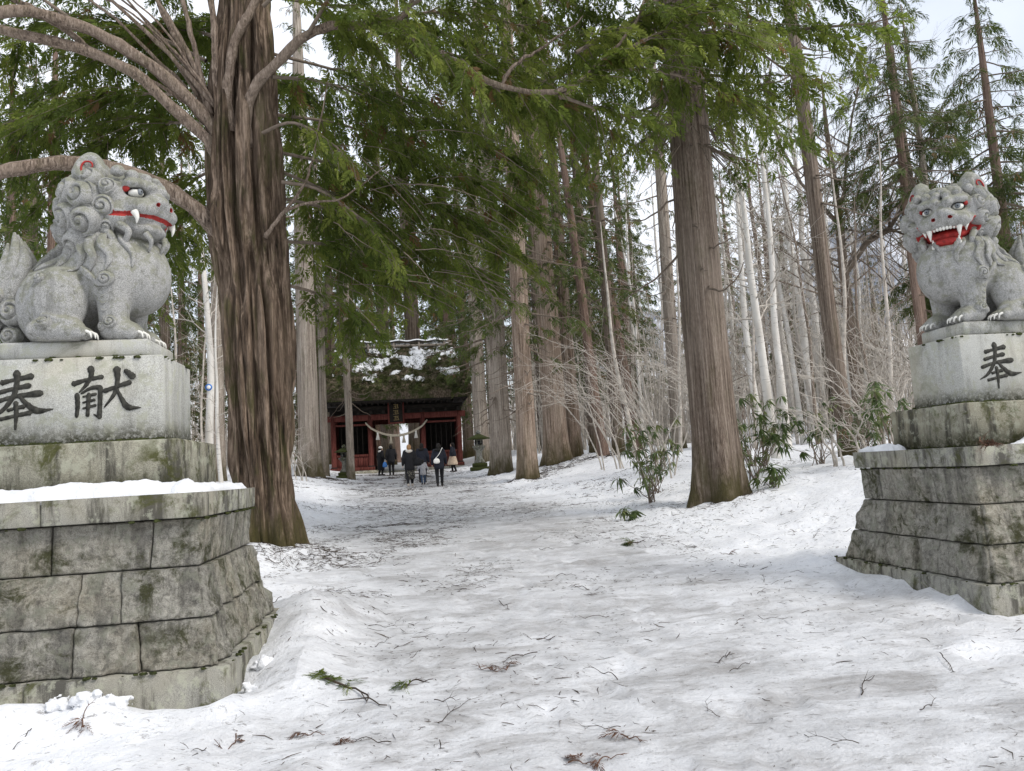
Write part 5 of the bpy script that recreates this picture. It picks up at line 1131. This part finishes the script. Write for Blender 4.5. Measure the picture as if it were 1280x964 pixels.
# ------------------------------------------------------------------ visitors
for n_, c_ in dict(skin=(.50, .33, .25), hair_black=(.012, .010, .009), hair_blond=(.30, .17, .08), coat_black=(.012, .012, .014), coat_navy=(.013, .015, .024), fur_white=(.66, .62, .55), fur_black=(.01, .009, .008), grey_cloth=(.34, .34, .36), jeans=(.045, .075, .13), trousers=(.010, .010, .012), beige=(.50, .39, .29), shoe=(.03, .025, .022), shoe_pale=(.45, .40, .35), bag_white=(.75, .74, .70), hat_white=(.72, .70, .66), bag_blue=(.05, .16, .42)).items():
    M[n_] = m_plain(n_.replace('_', ' '), c_, .85, .25, 14, .3, .02)
def m_pattern():
    t = NT('patterned skirt'); n = t.vor(t.obj((1, 1, 1)), 22); return t.done(t.mix(t.rng(n, .35, .5), (.16, .15, .12), (.02, .02, .02)), .9)
M['pattern'] = m_pattern()
def person(label, x, y, h, face, coat, coat_z, legs, hair, long_hair=.12, collar=None, skirt=None, stride=.16, arm=None, shoe='shoe', hat=None, extra=None, fur_r=.13):
    k = h/1.64; root = ob('person', None, None, (x, y, ground_at(x, y)), (0, 0, face), label=label, cat='person', group='visitors walking to the gate'); root.scale = (k, k, k)
    hip = .90; J = {}
    ft = {1: stride, -1: -stride}
    arm = arm or {1: ((.255, -.02, 1.10), (.265, .10, .88)), -1: ((-.255, -.06, 1.10), (-.265, -.02, .86))}
    it = [(ell((0, .02, 1.53), (.078, .098, .115)), 0), (ell((0, .05, 1.47), (.055, .06, .055)), .03), (ell((0, .118, 1.515), (.014, .022, .028)), .012), (cap((0, -.005, 1.46), (0, -.01, 1.34), .052, .06), .03),
          (ell((0, 0, 1.18), (.165, .105, .23)), .06), (ell((0, 0, .93), (.16, .11, .12)), .06)]
    for s in (-1, 1):
        kn = (s*.095, ft[s]*.6+.05, .50); an = (s*.09, ft[s]-.05, .09)
        it += [(ell((s*.078, .015, 1.525), (.014, .025, .03)), .008), (cap((s*.10, 0, .90), kn, .088, .062), .05), (cap(kn, an, .058, .04), .03), (cap((s*.17, 0, 1.365), arm[s][0], .056, .044), .04), (cap(arm[s][0], arm[s][1], .042, .03), .02)]
        w = np.array(arm[s][1]); d = norm(w-np.array(arm[s][0])); it.append((ell(w+d*.05, (.026, .034, .045)), .02))
    V, Q = nets(union(it), (-.55, -.45, .02), (.55, .5, 1.68), .025); mbb = MB(); mbb.add(V, Q)
    for s in (-1, 1):   # fingers and thumb, rooted in the palm
        w = np.array(arm[s][1]); d = norm(w-np.array(arm[s][0])); fwd = norm(np.array((0, 1., 0)) - d*d[1]); inw = norm(np.cross(d, fwd))*(1 if s < 0 else -1)
        for i, L in enumerate((.062, .072, .068, .052)):
            b = w + d*.075 + fwd*(.024-.016*i); mbb.tube([b, b+d*L*.55, b+d*L*.9+inw*.018], [.0085, .008, .006], 6)
        b = w + d*.045 + fwd*.028; mbb.tube([b, b+d*.03+fwd*.022, b+d*.055+fwd*.022], [.010, .009, .007], 6)
    body = ob('body', mbb.mesh('body', M['skin'], True), root)
    def cloth(name, items, mat, lo=(-.6, -.55, .02), hi=(.6, .6, 1.72), res=.028, par=root, clip=None):
        f0 = union(items); f = f0 if clip is None else (lambda P: np.maximum(f0(P), clip - P[:, 2])); V, Q = nets(f, lo, hi, res); return ob(name, mk(name, V, Q, True, M[mat]), par)
    for s in (-1, 1):
        cloth('shoe', [(cap((s*.09, ft[s]-.07, .045), (s*.095, ft[s]+.10, .035), .045, .038), 0), (cap((s*.09, ft[s]-.06, .05), (s*.09, ft[s]-.05, .13), .045, .048), .02)], shoe, (s*.09-.1, ft[s]-.2, -.02), (s*.09+.1, ft[s]+.22, .2), .015)
    lg = [(ell((0, 0, .92), (.175, .12, .12)), 0)]
    for s in (-1, 1): kn = (s*.095, ft[s]*.6+.05, .50); an = (s*.09, ft[s]-.05, .12); lg += [(cap((s*.10, 0, .90), kn, .10, .075), .04), (cap(kn, an, .072, .056), .03)]
    cloth('trousers', lg, legs, (-.35, -.45, .05), (.35, .45, 1.1))
    if skirt:
        mat, zb, rb = skirt; cloth('skirt', [(cap((0, 0, 1.0), (0, stride*.2, zb+.08), .15, rb), 0)] + [(cap((rb*.8*math.cos(a), rb*.75*math.sin(a), zb+.1), (.12*math.cos(a), .10*math.sin(a), .95), .045, .02), .05) for a in np.linspace(0, 6.28, 10)[:-1]], mat, (-.5, -.5, .05), (.5, .5, 1.2), clip=zb)
    ct = [(ell((0, 0, 1.20), (.205, .145, .26)), 0), (cap((0, 0, 1.12), (0, -.005, coat_z+.1), .175, .205), .06), (cap((-.15, 0, 1.385), (.15, 0, 1.385), .065, .065), .05)]
    for s in (-1, 1): w = np.array(arm[s][1]); ct += [(cap((s*.175, 0, 1.36), arm[s][0], .075, .066), .04), (cap(arm[s][0], w, .064, .052), .03)]
    c = cloth('coat', ct, coat, clip=coat_z)
    if collar: cloth('collar', [(ell((0, -.02, 1.40), (fur_r+.02, fur_r, .065)), 0), (ell((0, -.07, 1.385), (.11, .08, .07)), .03)], collar, (-.3, -.3, 1.2), (.3, .3, 1.6), .016)
    hr = [(ell((0, -.012, 1.55), (.094, .108, .118)), 0), (cap((0, -.055, 1.5), (0, -.075, 1.5-long_hair), .075, .06), .04), (ell((0, .12, 1.49), (.075, .06, .10)), -.02)]
    if hat: cloth('hat', [(ell((0, -.01, 1.60), (.112, .120, .095)), 0), (cap((-.06, 0, 1.575), (.06, 0, 1.575), .075), .05)], hat, (-.3, -.3, 1.4), (.3, .3, 1.8), .015, clip=1.555)
    cloth('hair', hr, hair, (-.3, -.3, 1.0), (.3, .3, 1.75), .014)
    if extra: extra(root, cloth)
    return root
def bag(c, r, mat, strap=None, smat='coat_black', name='shoulder_bag', label='bag', group=None, wp=None, face=0, k=1.):
    x, y, z = wp; root = ob(name, None, None, (x, y, z), (0, 0, face), label=label, cat='bag'); root.scale = (k, k, k)
    V, Q = nets(union([(ell(c, r), 0), (cap((c[0]-r[0]*.6, c[1], c[2]-r[2]*.55), (c[0]+r[0]*.6, c[1], c[2]-r[2]*.55), r[1]*.8), .05)]), np.array(c)-.35, np.array(c)+.35, .015)
    ob('pouch', mk('pouch', V, Q, True, M[mat]), root)
    if strap is not None: mb = MB(); mb.tube(spline(strap, 24), .013, 6); ob('strap', mb.mesh('strap', M[smat], True), root)
def gp(x, y): return (x, y, ground_at(x, y))
person('woman with light brown hair in a long black coat with white fur collar walking away', .06, 31.4, 1.66, .05, 'coat_black', .62, 'trousers', 'hair_blond', .16, 'fur_white', ('pattern', .28, .20), .2, shoe='shoe_pale')
bag((.31, -.02, .98), (.20, .09, .17), 'coat_black', [(.22, -.02, 1.1), (.18, .02, 1.42), (.33, -.03, 1.1)], 'coat_black', 'shoulder_bag', 'black shoulder bag of the woman with the white fur collar', None, gp(.06, 31.4), .05)
person('woman in a navy padded coat and black trousers carrying a white bag', 1.2, 30.2, 1.64, .0, 'coat_navy', .66, 'trousers', 'hair_black', .06, 'fur_black', None, .1, fur_r=.17)
bag((-.10, -.235, .98), (.12, .05, .10), 'bag_white', [(-.16, -.24, 1.05), (.0, -.21, 1.22), (.13, -.14, 1.45), (.14, .0, 1.47)], 'bag_white', 'crossbody_bag', 'white crossbody bag on the back of the woman in the navy coat', None, gp(1.2, 30.2), 0, 1.)
person('small child in a light grey jacket and jeans', .60, 32.2, 1.02, .1, 'grey_cloth', .62, 'jeans', 'hair_black', .1, None, None, .08, arm={1: ((.27, 0, 1.12), (.36, .02, .95)), -1: ((-.27, 0, 1.12), (-.36, .02, .95))})
person('adult in a dark coat walking just beyond the child', .62, 34.0, 1.68, -.2, 'coat_navy', .70, 'trousers', 'hair_black', .1, 'fur_black', None, .1)
person('woman with white hat and long black coat standing near the gate', -1.52, 44.8, 1.62, -1.0, 'coat_black', .30, 'trousers', 'hair_black', .1, 'hat_white', None, .05, hat='hat_white')
person('man with short black hair in a dark coat standing beside the white-hatted woman', -.93, 44.2, 1.70, .1, 'coat_black', .68, 'trousers', 'hair_black', .0, None, None, .06)
bag((-.36, .02, .62), (.12, .07, .16), 'bag_blue', [(-.40, .02, .72), (-.34, .02, .90), (-.30, .02, .72)], 'bag_white', 'carrier_bag', 'blue and white carrier bag hanging beside the man in the dark coat', None, gp(-.93, 44.2), .1)
person('woman in dark jacket and full beige skirt before the right gate bay', 2.5, 43.2, 1.60, 1.1, 'coat_navy', .88, 'trousers', 'hair_black', .12, None, ('beige', .40, .30), .14)
# ------------------------------------------------------------------ small things
mb = MB(); mb.lathe([(.13, -.004), (.13, .004)], 24); tg = ob('blue_tag', None, None, label='small round blue and white tag on a birch trunk', cat='sign')
tv = np.array([v.co[:] for v in [c for c in birch_sign.children if c.name.startswith('trunk')][0].data.vertices]) + np.array(birch_sign.location); tv = tv[np.abs(tv[:, 2]-5.15) < .35]; tv = tv[np.argmin(tv[:, 1])]; tg.location = (tv[0], tv[1]-.004, tv[2]); tg.rotation_euler = (math.radians(84), 0, 0); M['tag_blue'] = m_plain('tag blue', (.03, .16, .50), .4, .05); ob('disc', mb.mesh('disc', M['tag_blue']), tg)
mb = MB(); mb.lathe([(.075, .005), (.075, .009)], 20); ob('white_centre', mb.mesh('white_centre', M['paper']), tg)
# snow on the pedestal ledges
def ledge_snow(name, x0, x1, y0, y1, z, hmax, seed, label, n=90, fac=None):
    gx = np.linspace(0, 1, n); gy = np.linspace(0, 1, 22); A, Bv = np.meshgrid(gx, gy); X = x0 + (x1-x0)*A; Y = y0 + (y1-y0)*Bv
    e = np.minimum(np.minimum(A, 1-A)*(x1-x0), np.minimum(Bv, 1-Bv)*(y1-y0)); nn = fbm(np.stack([X*6, Y*6, 0*X], -1), 4, seed); prof = hmax if fac is None else hmax*fac(A)
    hgt = prof*np.clip((e + (nn-.5)*.16)*9, 0, 1)**.5*(.55 + .9*nn) + (fbm(np.stack([X*30, Y*30, 0*X], -1), 2, seed)-.5)*.02 - .012*(e <= 1e-6) - .01
    hgt = np.where(e <= 1e-6, -.03, np.maximum(hgt, -.02)); hgt = hgt + (fbm(np.stack([X*70, Y*70, 0*X], -1), 2, seed+1)-.45)*.012*(e > 1e-6)
    V = np.stack([X, Y + (nn-.5)*.03*(Bv < .3)*(e > 1e-6), z + hgt], -1).reshape(-1, 3); tag(ob(name, mk(name, V, grid_faces(22, n), True, M['snow'])), label, 'snow', 'snow left on the pedestals')
lx, ly = PL[0], PL[1]; rx_, ry_ = PR[0], PR[1]
ledge_snow('snow_drift', lx-1.1, lx+1.06, ly-.90, ly-.57, ZL[5], .10, 401, 'long strip of snow on the ledge below the closed-mouth lion inscription', 120)
ledge_snow('snow_drift', lx+.86, lx+1.08, ly-.88, ly+.86, ZL[5], .07, 402, 'snow strip on the side ledge of the closed-mouth lion pedestal facing the path', 40)
ledge_snow('snow_drift', rx_-.62, rx_+1.08, ry_-.90, ry_-.57, ZL[5], .24, 403, 'snow heap on the front ledge of the open-mouth lion pedestal', 90, lambda a: sstep(.0, .35, a))
ledge_snow('snow_drift', rx_-1.08, rx_-.87, ry_+.3, ry_+.88, ZL[5], .07, 404, 'small snow patch on the side ledge of the open-mouth lion pedestal', 40)
for i, (cx, cy, r) in enumerate([(lx+.52, ly-1.26, .075), (lx+.66, ly-1.24, .05), (lx+.34, ly-1.25, .05), (lx-.2, ly-1.25, .05), (lx+1.40, ly-.9, .035), (lx+1.43, ly-.55, .05)]):
    V, Q = nets(lambda P: ell((0, 0, .1*r), (r*1.5, r*.8, r*.9))(P) + (fbm(P*26 + i*7, 3, 500+i)-.45)*.11 + (fbm(P*60 + i*7, 2, 520+i)-.45)*.04, (-2.4*r-.05, -2*r-.03, -.1), (2.4*r+.05, 2*r+.03, 2*r+.03), .011)
    ob('snow_clod', mk('snow_clod', V, Q, True, M['snow']), None, (cx, cy, ground_at(cx, cy)-.01), label='rough clod of broken snow against the closed-mouth lion plinth', cat='snow', group='snow clods at the plinth')
# fallen twigs
def twig(x, y, L, a, r, mat, seed, label, fr=0, leaf='twig_dry', name='fallen_twig', group=None, size=.12, side=5, bend=.2):
    q = np.random.default_rng(seed); root = ob(name, None, None, (x, y, ground_at(x, y)), (0, 0, a), label=label, cat='twig', group=group); s = np.linspace(0, 1, 12)[:, None]
    P = np.array((1., 0, 0))*L*(s-.5) + np.array((0, 1, 0))*bend*L*np.sin(s*3) + np.cumsum(q.normal(0, .012*L, (12, 3)), 0)*np.array((1, 1, .4)); W2 = P.copy(); c, sn = math.cos(a), math.sin(a)
    P[:, 2] = gz(x + P[:, 0]*c - P[:, 1]*sn, y + P[:, 0]*sn + P[:, 1]*c, True) - root.location[2] + r*.8 + .02*np.abs(np.sin(s[:, 0]*6+seed))
    mb = MB(); mb.tube(P, np.linspace(r, r*.4, 12), 6)
    for k in range(side):
        i = q.integers(2, 11); d = norm(norm(P[i]-P[i-1]) + q.normal(0, .7, 3)*np.array((1, 1, .25)) + np.array((0, 0, .1))); l = L*q.uniform(.1, .3); mb.tube(P[i] + d*l*np.linspace(0, 1, 5)[:, None], np.linspace(r*.5, r*.2, 5), 4)
    ob('stem', mb.mesh('stem', M[mat]), root)
    if fr:
        sp = [(P[q.integers(0, 5)] + np.array((0, 0, .012)), (q.normal(-.6, .5), q.normal(0, .6), q.uniform(-.02, .25)), size*q.uniform(.6, 1.3), q.random()) for _ in range(fr)]
        ob('sprays', leaves_mesh('sprays', sp, FRN, M[leaf], seed, .3), root)
twig(-.42, 5.28, .72, -.9, .009, 'litter', 1, 'long twig with green cedar needles lying on the trodden snow before the lion', 22, 'leaf', 'fallen_sprig', None, .16, 4, .05)
twig(.02, 5.45, .22, .3, .006, 'litter', 2, 'short green cedar sprig on the path beside the longer green one', 9, 'leaf', 'fallen_sprig', None, .13)
twig(3.27, 11.1, .25, .1, .008, 'litter', 3, 'lone dark green cedar clump far out on the path', 26, 'leaf_dark', 'fallen_sprig', None, .16)
for i, (x, y) in enumerate([(-.62, 4.78), (-.40, 4.58), (.50, 5.75), (.62, 5.70), (1.12, 4.18), (.95, 3.98), (-1.95, 5.1), (4.0, 9.6), (-1.1, 4.78), (.8, 4.0)]):
    twig(x, y, .16, i*1.3, .004, 'twig_dry', 10+i, 'clump of rust-brown dead cedar needles on the snow', 7, 'twig_dry_leaf' if 'twig_dry_leaf' in M else 'twig_dry', 'dead_cedar_clump', 'rust-brown cedar clumps on the snow', .085)
q = np.random.default_rng(31)
spots = [(.22, 4.85, .55), (1.25, 5.36, .35), (2.75, 4.58, .5), (-1.24, 4.62, .3), (-2.29, 5.0, .25), (.77, 5.89, .4), (1.0, 6.4, .35), (.4, 6.9, .5), (2.2, 5.2, .3), (3.0, 6.3, .35), (1.7, 4.5, .3), (2.1, 3.9, .35), (.0, 6.2, .3), (-.3, 7.2, .4), (3.4, 7.3, .35), (.9, 7.8, .5)]
for i in range(26): t = q.uniform(0, 1); yy = 4 + 10*t; spots.append((float(path_x(yy)) + q.uniform(-3.2, 3.4)*(.7+.3*t) - .4, yy, q.uniform(.12, .4)))
for i, (x, y, L) in enumerate(spots): twig(x, y, L*.8, q.uniform(-3.1, 3.1), q.uniform(.0022, .004), 'litter', 40+i, 'thin dark twig lying on the trodden snow', group='thin twigs scattered on the path', side=q.integers(2, 8), bend=q.uniform(-.12, .12))
twig(rx_-1.0, ry_-.94, .28, 1.2, .008, 'twig_dry', 300, 'rust-brown cedar sprig caught on the corner of the open-mouth lion pedestal', 20, 'twig_dry', 'dead_cedar_clump', None, .15); bpy.data.objects[-1] if 0 else None
cl = [o for o in bpy.data.objects if o.get('label', '').startswith('rust-brown cedar sprig')][0]; cl.location.z = ZL[5] + .02
# uncountable needle litter over the snow
q = np.random.default_rng(55); n = 58000
yy = 2.6 + 44*q.random(n)**1.35; lat = q.normal(0, 1, n)*2.7; xx = path_x(yy) + lat - .5
e1, e2 = 9000, 12000
yy[:e1] = 8.5 + 8*q.random(e1); xx[:e1] = -.5 + q.normal(0, .9, e1); yy[e1:e1+e2] = q.uniform(8.5, 24, e2); xx[e1:e1+e2] = 3.5 + 9*q.random(e2)
e3 = 15000; ctr = np.array([(4.45, 28.6, .75), (4.3, 35, .9), (6.3, 32.4, 1.0), (5.4, 29.6, 1.0), (-1.9, 12.7, .75), (5.95, 14.2, .8), (7.9, 30.4, 1.), (9.6, 33, 1.4), (-4.2, 38, 1.), (-1.3, 11.6, .7)]); pk = q.integers(0, len(ctr), e3); rad = ctr[pk, 2]*1.3*np.sqrt(q.random(e3))*q.uniform(.5, 1.2, e3); an = q.uniform(0, 6.28, e3)
xx = np.r_[xx, ctr[pk, 0] + rad*np.cos(an)]; yy = np.r_[yy, ctr[pk, 1] + rad*np.sin(an)]; n = len(xx)
cl_ = fbm(np.stack([xx*1.1, yy*.7, 0*xx], -1), 4, 91); keep = (cl_ > q.uniform(.37, .59, n)) & (q.random(n) < .6 + .4*sstep(4, 9, yy)) | (np.arange(n) >= n-e3); xx, yy = xx[keep], yy[keep]
inl = ((np.abs(xx-PL[0]) < 1.45) & (np.abs(yy-PL[1]) < 1.25)) | ((np.abs(xx-PR[0]) < 1.45) & (np.abs(yy-PR[1]) < 1.25)); xx, yy = xx[~inl], yy[~inl]; n = len(xx)
big = q.random(n)**6; L = (.008 + .03*q.random(n)**2 + .11*big)*(.85 + .045*yy); w = (.0008 + .0009*q.random(n) + .0010*big)*(.75+.085*yy); a = q.uniform(0, 6.28, n); ca, sa = np.cos(a), np.sin(a); b = q.normal(0, .5, n)
def pt(u, v): return np.stack([xx + (u*L)*ca - (v*L)*sa, yy + (u*L)*sa + (v*L)*ca], -1)
Vs = []; zc = gz(xx, yy, True)
for j, p in enumerate([pt(-.5, 0), pt(0, b*.3), pt(.5, 0)]):
    z = zc if n > 3e5 else gz(p[:, 0], p[:, 1], True); ww = w*(.5 if j != 1 else 1.)
    for sx_ in (-1, 1): Vs.append(np.stack([p[:, 0] - sa*ww*sx_, p[:, 1] + ca*ww*sx_, z + .003 + ww*(1 + .8*sx_)], -1))
V = np.stack(Vs, 1).reshape(-1, 3); base = np.arange(n)[:, None]*6
Q = [np.concatenate([base+j, base+j+1, base+j+3, base+j+2], 1) for j in (0, 2)]
ob('needle_litter', mk('needle_litter', V, np.concatenate(Q), False, M['litter']), kind='stuff', label='dark needle litter strewn over the trodden snow')
